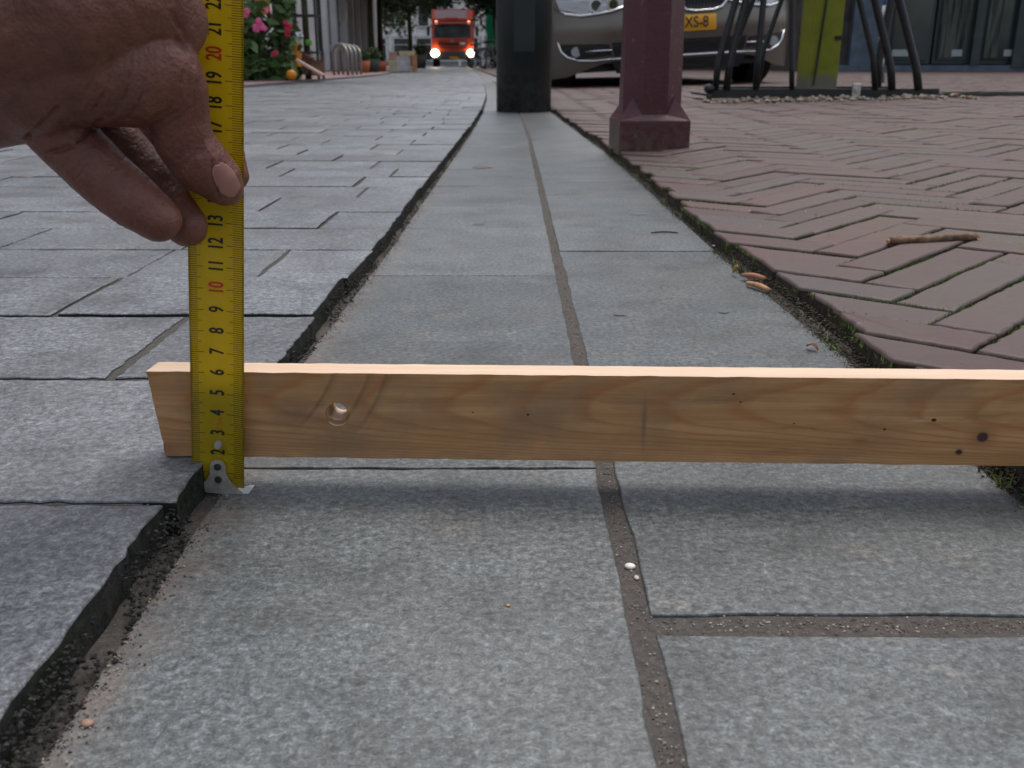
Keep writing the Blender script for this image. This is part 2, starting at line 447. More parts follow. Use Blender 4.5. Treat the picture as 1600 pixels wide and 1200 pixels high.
for _ in range(1500):
    y = .22+R.random()**1.5*2.5; sp.append((lerp(GC, y)+R.gauss(0, .0028), y, -.0011, R.choice((0,0,1,1,2))))
for _ in range(500):
    sp.append((R.uniform(.055, .245), .314+R.gauss(0, .003), -.0011, R.choice((0,0,1,1,2))))
for _ in range(3200):
    y = .40+R.random()**1.4*2.6; e = lerp(GR, y)
    sp.append((e-.001-abs(R.gauss(0, .0045)), y, 0, R.choice((0,3,3,3,3,1))))
for _ in range(1300):
    i = R.randrange(1, 9); sp.append((R.uniform(-1.0, -.16), rows[i+3]+R.gauss(0, .0016), Z_ROAD-.0022, R.choice((0,1,1,2))))
GM = [mat('grit_brown', (.11, .085, .07), .9), mat('grit_grey', (.17, .155, .14), .9), mat('grit_pale', (.34, .29, .22), .8), mat('grit_dark', (.03, .027, .022), .9)]
grains('grit', sp, GM, 'loose sand and grit along the gutter edges and joints', 'grit', .0002, .0008)
sp = []
for _ in range(9000):                                 # dark crumbly dirt clinging to the upright stone edges
    y = .16+R.random()**1.7*4.2; e = lerp(GL, y); h = R.random()
    if noise.noise(Vector((y*24, 1, h))) < -.2 or .41 < y < .436: continue
    sp.append((e-.0065+.0085*(1-h)**1.6+R.gauss(0, .0009), y, h*.0135-.0006, R.choice((0, 0, 0, 1))))
for _ in range(7000):
    y = .40+R.random()**1.5*2.6; e = lerp(GR, y); h = R.random()
    sp.append((e+.008-.010*(1-h)**1.6+R.gauss(0, .0012), y, h*.010-.0006, R.choice((0, 2, 2, 2, 3))))
grains('dirt', sp, [mat('dirt_black', (.014, .013, .012), .95), mat('dirt_grey', (.05, .045, .04), .95), mat('dirt_brown', (.045, .032, .024), .95), mat('dirt_moss', (.05, .065, .018), .95)], 'dark crumbling dirt packed against the raised stone and brick edges', 'dirt', .0004, .0015)
# moss in the joints of the nearest bricks
bm = bmesh.new(); cnt = 0
MG = [mat('moss_bright', (.10, .16, .028), .8), mat('moss_dull', (.07, .10, .02), .9), mat('moss_brown', (.07, .06, .025), .9)]
for poly, cy in bp:
    cx = sum(p[0] for p in poly)/len(poly)
    if cy > 2.6 or not visible(poly): continue
    for i in range(len(poly)):
        a = Vector(poly[i]); b = Vector(poly[(i+1)%len(poly)]); L = (b-a).length
        for s in range(int(L/.0016)):
            p = a.lerp(b, R.random())
            dens = noise.noise(Vector((p.x*9, p.y*9, 3.3)))*1.0+.26+.25*(noise.noise(Vector((p.x*45, p.y*45, 1))))
            if p.x < lerp(GR, p.y)+.020: dens -= .30
            if R.random() > dens*1.5: continue
            nn = Vector((b.y-a.y, a.x-b.x)).normalized()
            p = p + nn*R.uniform(.0002, .003)
            z = zb(p.x, p.y)-.0045; h = R.uniform(.0025, .0062); ang = R.uniform(0, 6.3); r = R.uniform(.0005, .0011)
            tip = Vector((p.x+R.gauss(0, .0012), p.y+R.gauss(0, .0012), z+h))
            w = [bm.verts.new((p.x+cos(ang+k*2.09)*r, p.y+sin(ang+k*2.09)*r, z)) for k in range(3)]; t = bm.verts.new(tip)
            mi = 0 if noise.noise(Vector((p.x*20, p.y*20, 9))) > -.05 else 1
            if R.random() < .25: mi = 1
            for k in range(3):
                f = bm.faces.new((w[k], w[(k+1)%3], t)); f.material_index = mi
            cnt += 1
for _ in range(700):                                 # and at the foot of the brick edge
    y = .42+R.random()**1.3*2.2; 
    if noise.noise(Vector((y*14, 0, 5))) < .12: continue
    x = lerp(GR, y)-R.uniform(-.002, .006); h = R.uniform(.002, .009); ang = R.uniform(0, 6.3); r = .0009
    w = [bm.verts.new((x+cos(ang+k*2.09)*r, y+sin(ang+k*2.09)*r, 0)) for k in range(3)]
    t = bm.verts.new((x+R.gauss(0, .003), y+R.gauss(0, .003), h))
    for k in range(3):
        f = bm.faces.new((w[k], w[(k+1)%3], t)); f.material_index = R.choice((0, 1, 1, 2))
tag(obj('moss', bm, MG), 'green moss growing in the joints of the brick pavement', 'moss', kind='stuff')

#@@OBJECTS
# ------------------------------------------------------------------ wooden board
def wood():
    q = NT('board_wood')
    x, y, z = q.sep()
    # long cathedral grain: rings of a log cut lengthwise
    ns = q.noise(3.6, 4, .55, v=q.mapping((2.2, 1, 6)), color=False)
    u = q.math('MULTIPLY', x, 5.5); w = q.math('MULTIPLY', q.math('SUBTRACT', z, .012), 34)
    rad = q.math('SQRT', q.math('ADD', q.math('MULTIPLY', w, w), q.math('ABSOLUTE', q.math('MULTIPLY', q.math('SUBTRACT', u, 3.4), 1.5))))
    ph = q.math('ADD', q.math('MULTIPLY', rad, 2.6), q.math('MULTIPLY', ns, 2.2))
    dz_ = q.math('SUBTRACT', z, .029)
    k_ = q.math('ADD', 110, q.math('MULTIPLY', q.math('MAXIMUM', q.math('MULTIPLY', dz_, -1), 0.0), 11000))
    ph = q.math('SUBTRACT', q.math('MULTIPLY', x, 26), q.math('MULTIPLY', q.math('MULTIPLY', q.math('MULTIPLY', dz_, dz_), k_), 26))
    ph = q.math('ADD', ph, q.math('MULTIPLY', ns, 2.4))
    ring = q.math('FRACT', ph)
    grain = q.ramp(ring, [(0, 0.0), (.55, .05), (.78, .75), (.86, .9), (.97, .1), (1, 0.0)])
    fib = q.noise(90, 5, .6, v=q.mapping((.10, 1, 2.6)))
    c = q.ramp(fib, [(.3, (.35, .180, .070)), (.5, (.46, .245, .100)), (.72, (.55, .320, .145))])
    c = q.mix(q.math('MULTIPLY', grain, .58), c, (.34, .115, .030))
    blot = q.noise(17, 5, .65, v=q.mapping((1, 1, 1.4)))
    c = q.mix(q.ramp(blot, [(.44, 0.0), (.68, .6)]), c, (.20, .130, .078))
    c = q.mix(q.ramp(q.noise(30, 6, .75, v=q.mapping((.35, 1, 3))), [(.57, 0.0), (.66, .35)]), c, (.13, .08, .05))
    specks = q.noise(130, 3, .6, v=q.mapping((.55, 1, 1)))
    c = q.mix(q.ramp(specks, [(.70, 0.0), (.76, .7)]), c, (.10, .06, .04))
    geo = q.n.new('ShaderNodeNewGeometry')
    def blob(cx, cz, rx, rz, soft):
        dx = q.math('DIVIDE', q.math('SUBTRACT', x, cx), rx); dz = q.math('DIVIDE', q.math('SUBTRACT', z, cz), rz)
        d = q.math('SQRT', q.math('ADD', q.math('MULTIPLY', dx, dx), q.math('MULTIPLY', dz, dz)))
        return q.ramp(d, [(1-soft, 1.0), (1, 0.0)]) if soft < 1 else q.ramp(d, [(0, 1.0), (1, 0.0)])
    # coordinates along the board from its left end
    c = q.mix(q.math('MULTIPLY', blob(.398, .0146, .0095, .0075, 1), .8), c, (.26, .10, .045))
    c = q.mix(blob(.3985, .0146, .0032, .0030, .35), c, (.055, .032, .025))
    c = q.mix(blob(.3885, .0068, .0022, .0019, .5), c, (.05, .028, .022))
    c = q.mix(q.math('MULTIPLY', blob(.3415, .012, .006, .0025, 1), .6), c, (.25, .085, .03))
    c = q.mix(q.math('MULTIPLY', blob(.238, .020, .0018, .018, 1), .75), c, (.15, .10, .075))
    c = q.mix(q.math('MULTIPLY', blob(.072, .024, .018, .011, 1), .7), c, (.17, .10, .065))
    c = q.mix(q.math('MULTIPLY', blob(.003, .004, .012, .007, 1), .5), c, (.20, .08, .05))
    for (cx, cz, r) in ((.1825, .0235, .0006), (.156, .0245, .0004), (.352, .0180, .0006), (.2795, .035, .0006), (.283, .031, .0005), (.3745, .0230, .0010), (.309, .0205, .0004)):
        c = q.mix(blob(cx, cz, r*1.6, r, .4), c, (.03, .018, .012))
    up0 = q.sep(geo.outputs['Normal'])[2]
    c = q.mix(blob(.368, .0225, .006, .0010, .5), c, (.46, .30, .17))   # torn splinter
    # saw arcs
    h = q.math('MULTIPLY', fib, .35)
    for (cx, cz, r) in ((.008, .078, .090), (.008, .080, .1065), (.010, .080, .1125)):
        dx = q.math('SUBTRACT', x, cx); dz = q.math('SUBTRACT', z, cz)
        d = q.math('SQRT', q.math('ADD', q.math('MULTIPLY', dx, dx), q.math('MULTIPLY', dz, dz)))
        dd = q.math('ABSOLUTE', q.math('SUBTRACT', d, r))
        line = q.math('MULTIPLY', q.ramp(q.math('MULTIPLY', dd, 500), [(0, 1.0), (.9, 0.0)]), q.ramp(z, [(.012, 0.0), (.026, 1.0)]))
        line = q.math('MULTIPLY', line, q.ramp(x, [(.05, 0.0), (.08, 1.0)])); line = q.math('MULTIPLY', line, q.ramp(up0, [(.3, 1.0), (.6, 0.0)]))
        h = q.math('SUBTRACT', h, q.math('MULTIPLY', line, 1.6))
        c = q.mix(q.math('MULTIPLY', line, .35), c, (.27, .15, .085))
    q.bump(h, .8, .0009)
    # overhead light painted in as paler upward faces; the front wood is darker too
    up = q.sep(geo.outputs['Normal'])[2]
    pale = q.ramp(q.noise(120, 4, .6, v=q.mapping((.06, 1, 1))), [(.3, (.60, .42, .29)), (.7, (.72, .54, .39))])
    c = q.mix(q.ramp(up, [(.6, 0.0), (.8, 1.0)]), c, pale)
    return q.done(c, .62, .35)
BL, BH, BT = 1.02, .0437, .0152
bm = bmesh.new()
nx, nz = 200, 12
def bz(x, k):                                         # slightly chipped long edges
    z = BH*k/nz
    if k == 0: z += .0005*noise.noise(Vector((x*60, 0, 1)))+.0004*noise.noise(Vector((x*220, 0, 1)))
    if k == nz: z += -.0002+.0003*noise.noise(Vector((x*90, 0, 4)))
    return z
prof = []
# front face outline cut as a box, then the bolt hole drilled through
fr = [[bm.verts.new((BL*i/nx + (.0008*noise.noise(Vector((0, k*.7, 2)))+(.0045*(1-k/nz)) if i == 0 else 0), -BT/2, bz(BL*i/nx, k))) for k in range(nz+1)] for i in range(nx+1)]
bk = [[bm.verts.new((BL*i/nx + (.0008*noise.noise(Vector((0, k*.7, 7)))+(.0045*(1-k/nz)) if i == 0 else 0), BT/2, bz(BL*i/nx+3, k))) for k in range(nz+1)] for i in range(nx+1)]
for i in range(nx):
    for k in range(nz):
        bm.faces.new((fr[i][k], fr[i+1][k], fr[i+1][k+1], fr[i][k+1]))
        bm.faces.new((bk[i][k], bk[i][k+1], bk[i+1][k+1], bk[i+1][k]))
    bm.faces.new((fr[i][0], bk[i][0], bk[i+1][0], fr[i+1][0])); bm.faces.new((fr[i][nz], fr[i+1][nz], bk[i+1][nz], bk[i][nz]))
for k in range(nz):
    bm.faces.new((fr[0][k], fr[0][k+1], bk[0][k+1], bk[0][k])); bm.faces.new((fr[nx][k], bk[nx][k], bk[nx][k+1], fr[nx][k+1]))
bmesh.ops.recalc_face_normals(bm, faces=bm.faces[:])
bd = obj('wooden_board', bm, wood())
cut = bmesh.new(); cyl(cut, (.0905, -.05, .0232), (.0905, .05, .0248), .0046, seg=28); 
cyl(cut, (.0905, -.0130, .0225), (.0905, -.0066, .0225), .0066, .0056, seg=28)
cme = bpy.data.meshes.new('cut'); cut.to_mesh(cme); cut.free(); co = bpy.data.objects.new('cut', cme); C.objects.link(co)
md = bd.modifiers.new('b', 'BOOLEAN'); md.object = co; md.operation = 'DIFFERENCE'; md.solver = 'EXACT'; md.use_self = True
dg = bpy.context.evaluated_depsgraph_get(); nm = bpy.data.meshes.new_from_object(bd.evaluated_get(dg)); bd.modifiers.clear(); bd.data = nm
bpy.data.objects.remove(co)
bd.location = (-.1745, .4445, .0172); bd.rotation_euler = (0, 0, radians(-1.75))
tag(bd, 'planed pine board with a round bolt hole lying across the gutter on its edge', 'board')

# ------------------------------------------------------------------ steel tape measure
q = NT('tape_yellow'); n_ = q.noise(60, 4, .6)
M['tape'] = q.done(q.ramp(n_, [(.3, (.50, .37, .010)), (.7, (.58, .44, .015))]), .34, .5)
M['ink'] = mat('black_ink', (.012, .012, .010), .5); M['red_ink'] = mat('red_ink', (.50, .025, .01), .5)
M['steel'] = mat('bare_steel', (.50, .47, .42), .42, metal=.6, var=.15, vscale=300)
tp = thing('tape_measure', 'yellow steel tape measure blade standing upright in front of the board', 'tape measure', (-.1442, .4305, .0006))
tp.rotation_euler = (0, radians(5.0), 0); tp.scale = (1, 1, 1.019)
TW = .0253; TL = .335
def ty(x): return .0011*(1-(2*x/TW)**2)*1.0          # blade is hollow towards the camera
def tstrip(bm, x0, x1, z0, z1, off, n=8, nzz=1):
    rws = [[bm.verts.new((x0+(x1-x0)*k/n, ty(x0+(x1-x0)*k/n)-off, z0+(z1-z0)*j/nzz)) for k in range(n+1)] for j in range(nzz+1)]
    for a, b in zip(rws, rws[1:]):
        for k in range(n): bm.faces.new((a[k], a[k+1], b[k+1], b[k]))
bm = bmesh.new(); tstrip(bm, -TW/2, TW/2, 0, TL, 0, 16, 30)
r = bmesh.ops.solidify(bm, geom=bm.faces[:], thickness=-.0002)
obj('blade', bm, M['tape'], tp, True)
bm = bmesh.new()
for i in range(8, 334):
    z = .001*i
    if z < .006: continue
    if i % 10 == 0: lr, ll, hw = .0080, .0062, .00013
    elif i % 5 == 0: lr, ll, hw = .0066, .0052, .00012
    else: lr, ll, hw = .0049, .0036, .00011
    tstrip(bm, TW/2-.0003-lr, TW/2-.0003, z-hw, z+hw, .00035, 4)
    tstrip(bm, -TW/2+.0003, -TW/2+.0003+ll, z-hw, z+hw, .00035, 4)
obj('scale_marks', bm, M['ink'], tp)
FONT_CACHE = {}
def text_obj(name, s, size, m, parent, loc, rot, sx=1, bold=.0, depth=0):
    cu = bpy.data.curves.new(name, 'FONT'); cu.body = s; cu.size = size; cu.align_x = 'CENTER'; cu.align_y = 'CENTER'; cu.offset = bold*size; cu.extrude = depth
    o = bpy.data.objects.new(name, cu); C.objects.link(o); d = bpy.context.evaluated_depsgraph_get()
    me = bpy.data.meshes.new_from_object(o.evaluated_get(d)); bpy.data.objects.remove(o)
    for v in me.vertices: v.co.x *= sx
    me.materials.clear()
    o = link(name, me, m, parent); o.location = loc; o.rotation_euler = rot
    return o
def thick(me, d):
    vs = [v.co.copy() for v in me.vertices]; fs = [list(p.vertices) for p in me.polygons]; V = []; Fc = []
    for k, (dx, dy) in enumerate(((0, 0), (d, 0), (-d, 0), (0, d), (0, -d), (d*.7, d*.7), (-d*.7, d*.7), (d*.7, -d*.7), (-d*.7, -d*.7))):
        b = len(V); V += [Vector((v.x+dx, v.y+dy, k*4e-6)) for v in vs]; Fc += [[a+b for a in f] for f in fs]
    mt = list(me.materials); me.clear_geometry(); me.from_pydata(V, [], Fc)
for i in range(2, 33):
    o = text_obj('numeral', str(i), .0094, M['red_ink'] if i % 10 == 0 else M['ink'], tp, (0, 0, 0), (0, 0, 0), sx=.60)
    thick(o.data, .00017)
    # lie on the hollow blade, reading upwards
    for v in o.data.vertices:
        a, b = v.co.x, v.co.y
        v.co = (-b, ty(-b)-.0004-v.co.z, i*.01+.0006+a)
    if i % 10 == 0: o['label'] = 'red numeral %d' % i
o = text_obj('length_print', '7.5m', .0042, mat('orange_ink', (.55, .12, .01), .5), tp, (0, 0, 0), (0, 0, 0), sx=.75)
for v in o.data.vertices:
    a, b = v.co.x, v.co.y; v.co = (-b+.0008, ty(0)-.0004, .0352+a)
# end hook with rivets
bm = bmesh.new()
pts = [(-.0118, .0), (.0122, -.0008), (.0122, .0012), (.0085, .0038), (.0055, .0068), (.0040, .0098), (.0037, .0138)]
for k in range(7): a = pi*k/6; pts.append((.0037*cos(a), .0140+.0030*sin(a)))
pts += [(-.0038, .0095), (-.0055, .0062), (-.0085, .0030), (-.0122, .0014)]
prism(bm, pts, -.0009, -.0002, 'y')
hk = obj('end_hook', bm, M['steel'], tp)
bm = bmesh.new()
prism(bm, [(-.0120, .0000), (.0122, -.0004), (.0150, .0006), (.0172, .0042), (.0150, .0040), (.0124, .0030), (-.0120, .0008)], -.0004, .0024, 'y')
obj('hook_lip', bm, mat('worn_steel', (.86, .85, .83), .3, metal=.2), hk)
for z, x in ((.0135, 0), (.0070, .0003), (.0247, .0002)):
    bm = bmesh.new(); cyl(bm, (x, -.0016, z), (x, .0004, z), .0017, .0021, seg=16); cyl(bm, (x, -.0018, z), (x, -.0012, z), .0009, seg=12)
    obj('rivet', bm, mat('dark_rivet', (.10, .095, .085), .4, metal=.8) if z < .02 else M['steel'], hk if z < .02 else tp)

# ------------------------------------------------------------------ hand
F = 1500.0; cs, sn = cos(PITCH), sin(PITCH)
def ray(px, py, y):
    u = (px-800)/F; v = (py-600)/F
    d = Vector((u, cs-v*sn, -sn-v*cs)); t = y/d.y
    return Vector((d.x*t, y, H+d.z*t))
def chain(pts):                                       # (x px, y px, distance, radius)
    return [(ray(a, b, y), r) for a, b, y, r in pts]
chains = [
 chain([(351,292,.4215,.0082),(340,278,.4190,.0102),(312,255,.4145,.0122),(288,222,.412,.0120),(276,178,.410,.0126),(264,135,.406,.0150),(240,112,.402,.0185),(196,112,.398,.0215),(140,100,.395,.0240),(85,92,.392,.025)]),   # thumb and its ball
 chain([(85,85,.392,.023),(60,130,.395,.0215),(30,165,.400,.0150),(-20,170,.400,.016)]),                                                     # heel
 chain([(140,82,.395,.022),(110,20,.385,.026),(40,30,.385,.028),(-60,40,.378,.031),(-180,-20,.360,.033),(-330,-90,.335,.034),(-560,-190,.300,.037)]),
 chain([(110,20,.385,.026),(170,-10,.395,.026),(225,5,.405,.0215),(250,30,.408,.0185)]),
 chain([(55,120,.395,.018),(62,172,.400,.0135),(108,222,.402,.0128),(160,272,.401,.0122),(208,314,.400,.0114),(246,341,.400,.0098)]),         # finger nearest the camera
 chain([(70,120,.405,.018),(135,180,.428,.0110),(200,240,.430,.0108),(255,305,.427,.0104),(283,343,.4205,.0096),(292,352,.4190,.0090)]),       # finger whose tip lies on the blade
 chain([(90,90,.41,.020),(160,150,.438,.0115),(225,225,.447,.011),(275,285,.451,.0105),(315,322,.452,.0092)]),                                 # middle finger behind
 chain([(170,0,.405,.022),(240,15,.428,.0150),(282,40,.4425,.0105),(310,100,.4475,.0100),(335,180,.4460,.0092),(352,240,.4420,.0086),(360,274,.4405,.0080)]),  # index behind the blade
]
bm = bmesh.new()
ico = bmesh.new(); bmesh.ops.create_icosphere(ico, subdivisions=3, radius=1); iv = [v.co.copy() for v in ico.verts]; ico.verts.ensure_lookup_table(); ifc = [[v.index for v in f.verts] for f in ico.faces]; ico.free()
vv = []; ff = []
for ch in chains:
    for (p, r), (p2, r2) in zip(ch, ch[1:]):
        n_ = max(2, int((p2-p).length/(min(r, r2)*.22)))
        for k in range(n_+1):
            t = k/n_; c = p.lerp(p2, t); rr = r+(r2-r)*t; b = len(vv)
            vv += [c+v*rr for v in iv]; ff += [[a+b for a in f] for f in ifc]
me = bpy.data.meshes.new('hand_blank'); me.from_pydata(vv, [], ff); ho = bpy.data.objects.new('hand_blank', me); C.objects.link(ho)
m1 = ho.modifiers.new('r', 'REMESH'); m1.mode = 'VOXEL'; m1.voxel_size = .0009
m2 = ho.modifiers.new('s', 'SMOOTH'); m2.factor = .6; m2.iterations = 5
m3 = ho.modifiers.new('d', 'SUBSURF'); m3.levels = 0
dg = bpy.context.evaluated_depsgraph_get(); hm = bpy.data.meshes.new_from_object(ho.evaluated_get(dg)); bpy.data.objects.remove(ho)
hm.name = 'person'
def toimg(p):
    d = p.y*cs+(H-p.z)*sn; v = (H-p.z)*cs-p.y*sn
    return 800+F*p.x/d, 600+F*v/d
# skin folds and creases, pressed into the surface along lines
folds = []
for k in range(15):                                   # fan of fine wrinkles over the ball of the thumb
    x_ = 120+k*12+R.uniform(-3, 3); folds.append(([(x_-14, 178-R.uniform(0, 22)), (x_+6, 140), (x_+13, 105), (x_+11, 70+R.uniform(-15, 15))], R.uniform(1.6, 2.4), R.uniform(.00015, .00035)))
for k in range(5): folds.append(([(282-k*5, 268-k*8), (300-k*4, 250-k*8), (322-k*3, 244-k*9)], 1.8, .0003))
for k, (a, b) in enumerate(((120, 262), (128, 270), (196, 330), (180, 262), (216, 300))): folds.append(([(a-16, b+18), (a, b), (a+20, b-24)], 2.0, .00030))
folds += [([(285,262),(300,245),(318,238)],2.6,.0007),([(278,250),(295,236),(318,232)],2.4,.0009),([(280,240),(300,226),(316,224)],2.6,.0006),
 ([(262,195),(285,182),(300,165),(306,130)],3,.0005),([(232,190),(262,172),(280,150),(286,110)],3,.0005),([(245,192),(276,176),(293,150),(296,118)],2.6,.0004),
 ([(150,170),(170,135),(175,100),(178,75)],3.2,.0006),([(178,180),(200,140),(205,100),(203,70)],3.2,.0006),([(200,185),(222,150),(228,110),(225,85)],3,.0005),([(125,160),(148,120),(152,85)],3.2,.0004),
 ([(75,240),(110,228),(140,205),(158,190)],4,.0016),([(38,220),(60,200),(90,170)],5,.0012),([(332,250),(336,285),(342,308)],2.5,.0006),
 ([(275,60),(290,75),(300,100)],4,.0007),([(268,20),(282,45),(290,62)],5,.0010)]
def segd(p, a, b):
    ax, ay = a; bx, by = b; dx, dy = bx-ax, by-ay; t = max(0, min(1, ((p[0]-ax)*dx+(p[1]-ay)*dy)/(dx*dx+dy*dy)))
    return hypot(p[0]-ax-dx*t, p[1]-ay-dy*t)
camp = Vector((0, 0, H)); nrm = [v.normal.copy() for v in hm.vertices]; moves = {}
for v in hm.vertices:
    co_ = v.co
    if nrm[v.index].dot(camp-co_) <= 0: 
        continue
    s = toimg(co_); d = 0
    if s[0] < -20: continue
    for pl, w, dep in folds:
        if not (min(p[0] for p in pl)-14 < s[0] < max(p[0] for p in pl)+14 and min(p[1] for p in pl)-14 < s[1] < max(p[1] for p in pl)+14): continue
        m_ = min(segd(s, a, b) for a, b in zip(pl, pl[1:]))
        d += 1.7*dep*math.exp(-(m_/(w*.8))**2)*(.65+.7*noise.noise(co_*260))
    d -= .00028*noise.noise(co_*240)+.0008*noise.noise(co_*60)
    moves[v.index] = -nrm[v.index]*d
for k, dv in moves.items(): hm.vertices[k].co += dv
hm.polygons.foreach_set('use_smooth', [True]*len(hm.polygons))
q = NT('skin')
n1 = q.noise(70, 7, .7); n2 = q.noise(420, 6, .7); n3 = q.voro(620)
c = q.ramp(n1, [(.3, (.085, .027, .017)), (.52, (.135, .048, .029)), (.75, (.205, .084, .053))])  # shade falling on the hand is painted in as a darker skin base
c = q.mix(q.ramp(q.noise(18, 3), [(.45, 0.0), (.7, .5)]), c, (.150, .034, .026))
h_ = q.math('ADD', q.math('MULTIPLY', n2, .5), q.math('MULTIPLY', n3, .5))
wr = q.noise(150, 5, .65, v=q.mapping((2.0, 1, .55)))
h_ = q.math('ADD', h_, q.math('MULTIPLY', wr, 1.1))
c = q.mix(q.ramp(n3, [(.0, 0.0), (.5, .25)]), c, (.20, .09, .06))
q.bump(h_, .6, .0009)
q.b.inputs['Subsurface Weight'].default_value = .06; q.b.inputs['Subsurface Radius'].default_value = (.006, .002, .001); q.b.inputs['Subsurface Scale'].default_value = 1
M['skin'] = q.done(c, .48, .45)
person = link('person', hm, M['skin'])
tag(person, 'bare hand reaching in from the left, pinching the yellow tape between thumb and forefinger', 'person')
# thumb nail: a plate lifted off the thumb tip
cxn, cyn, an = 352, 281, radians(60)
sel = {}
bmn = bmesh.new()
for p in hm.polygons:
    pc = p.center
    if p.normal.dot(camp-pc) < 0 or pc.y > .425: continue
    s = toimg(pc); dx, dy = s[0]-cxn, s[1]-cyn
    a = dx*cos(an)+dy*sin(an); b = -dx*sin(an)+dy*cos(an)
    if (abs(a)/29)**2.4+(abs(b)/18)**2.4 > 1: continue
    f = []
    for vi in p.vertices:
        if vi not in sel:
            sel[vi] = bmn.verts.new(hm.vertices[vi].co + hm.vertices[vi].normal*.00048)
        f.append(sel[vi])
    bmn.faces.new(f)
for _ in range(4): bmesh.ops.smooth_vert(bmn, verts=bmn.verts[:], factor=.5, use_axis_x=True, use_axis_y=True, use_axis_z=True)
bmesh.ops.solidify(bmn, geom=bmn.faces[:], thickness=.0003)
q = NT('nail'); x_ = q.noise(120, 3)
nail = obj('thumbnail', bmn, q.done(q.ramp(x_, [(.3, (.27, .125, .098)), (.7, (.32, .155, .125))]), .33, .5), person, True)

# ------------------------------------------------------------------ litter on the stones
BR = [mat('bark', (.16, .095, .055), .85, var=.4, vscale=150, bump=.6, bscale=300), mat('fresh_wood', (.42, .22, .11), .8, var=.2, vscale=200)]
pts = []
for k in range(13):
    t = k/12; x = .3895+.092*t; y = .985+.010*t
    pts.append((x, y+.0007*sin(k*.7), zb(x, y)+.0046+.0004*sin(k*.9)))
bm = bmesh.new(); tube(bm, pts, [.0042+.0004*sin(k*1.7) for k in range(13)], 10)
tw = obj('twig', bm, BR[0], None, True); tag(tw, 'thick bark-covered twig lying on the brick pavement', 'twig')
bm = bmesh.new(); 
for k in range(9): cyl(bm, (.4800, .9945, zb(.48, .99)+.0045), (.4840+R.uniform(0, .003), .9945+R.gauss(0, .002), zb(.48, .99)+.0045+R.gauss(0, .0018)), .0011, .0002, 5)
obj('frayed_end', bm, mat('rusty_fray', (.28, .10, .02), .9), tw)
bm = bmesh.new(); cyl(bm, (.3885, .985, zb(.39, .985)+.0042), (.3865, .9848, zb(.39, .985)+.0040), .0032, .0022, 8); obj('broken_end', bm, BR[1], tw)
def chip(name, lab, cat, p0, p1, r, m, group=None):
    bm = bmesh.new(); p0 = Vector(p0); p1 = Vector(p1); n = 6; pts = []
    for k in range(n): t = k/(n-1); pts.append(p0.lerp(p1, t)+Vector((0, 0, .0012*sin(pi*t))))
    tube(bm, pts, [r*(.65+.35*sin(pi*(k+.5)/n)) for k in range(n)], 7)
    return tag(obj(name, bm, m, None, True), lab, cat, group)
chip('wood_chip', 'curled tan wood chip in front, against the mossy brick edge', 'wood chip', (.2235,.895,.0025), (.2365,.862,.003), .0026, BR[1], 'wood chips at the brick edge')
chip('wood_chip', 'reddish wood chip leaning on the brick edge behind the tan chip', 'wood chip', (.2255,.925,.0040), (.2385,.890,.008), .0026, mat('red_chip', (.33, .15, .085), .8), 'wood chips at the brick edge')
chip('wood_chip', 'small ochre splinter standing at the back of the chips', 'wood chip', (.221,.945,.003), (.2225,.935,.011), .0016, mat('ochre_chip', (.45, .26, .07), .8), 'wood chips at the brick edge')
chip('dry_stick', 'thin dark stick lying on the right gutter stone', 'stick', (.1725,1.19,.0012), (.206,1.19,.0012), .0010, M['brick_side'])
def leafy(name, lab, cat, x, y, z, a, L, W_, col):
    bm = bmesh.new(); n = 6; rws = []
    for k in range(n+1):
        t = k/n; w = W_*sin(pi*min(.97, max(.05, t)))**.7; h = .0012+.0022*sin(t*3.5)
        rws.append([bm.verts.new((L*(t-.5), s*w/2, h+abs(s)*.0012)) for s in (-1, 0, 1)])
    for a_, b_ in zip(rws, rws[1:]):
        for k in (0, 1): bm.faces.new((a_[k], b_[k], b_[k+1], a_[k+1]))
    bmesh.ops.solidify(bm, geom=bm.faces[:], thickness=.0003)
    o = obj(name, bm, mat(name+'_m', col, .8, var=.3, vscale=200)); o.location = (x, y, z); o.rotation_euler = (0, 0, a); return tag(o, lab, cat)
leafy('dead_leaf', 'small curled brown leaf near the right end of the gutter behind the board', 'leaf', .2215, .680, 0, -.9, .010, .006, (.27, .13, .07))
leafy('dead_leaf', 'orange-brown leaf on the left gutter stones well behind the board', 'leaf', -.060, 1.975, 0, .1, .040, .016, (.42, .22, .08))
def pebble(lab, x, y, z, r, col, sq=(1, .8, .5)):
    bm = bmesh.new(); bmesh.ops.create_icosphere(bm, subdivisions=2, radius=r)
    for v in bm.verts: v.co = Vector((v.co.x*sq[0], v.co.y*sq[1], v.co.z*sq[2]))*(1+.15*noise.noise(v.co*300))
    o = obj('pebble', bm, mat('pebble_m', col, .6, var=.15, vscale=300), None, True); o.location = (x, y, z+r*.35); return tag(o, lab, 'pebble', 'pebbles')
pebble('white pebble pressed into the sandy joint in front of the board', .0495, .3585, -.001, .0024, (.72, .68, .62))
pebble('smaller cream pebble just below the white one in the joint', .0512, .3495, -.001, .0016, (.50, .44, .36), (.7, 1, .5))
pebble('rounded orange-pink pebble at the bottom left by the stone edge', -.1355, .2560, 0, .0022, (.33, .20, .14))
pebble('tiny white stone chip at the brick edge beyond the board', .2335, 1.10, 0, .0030, (.72, .70, .66), (1.4, .5, .4))
pebble('tiny orange crumb on the left gutter stone before the board', -.0015, .3270, 0, .0009, (.50, .28, .12))
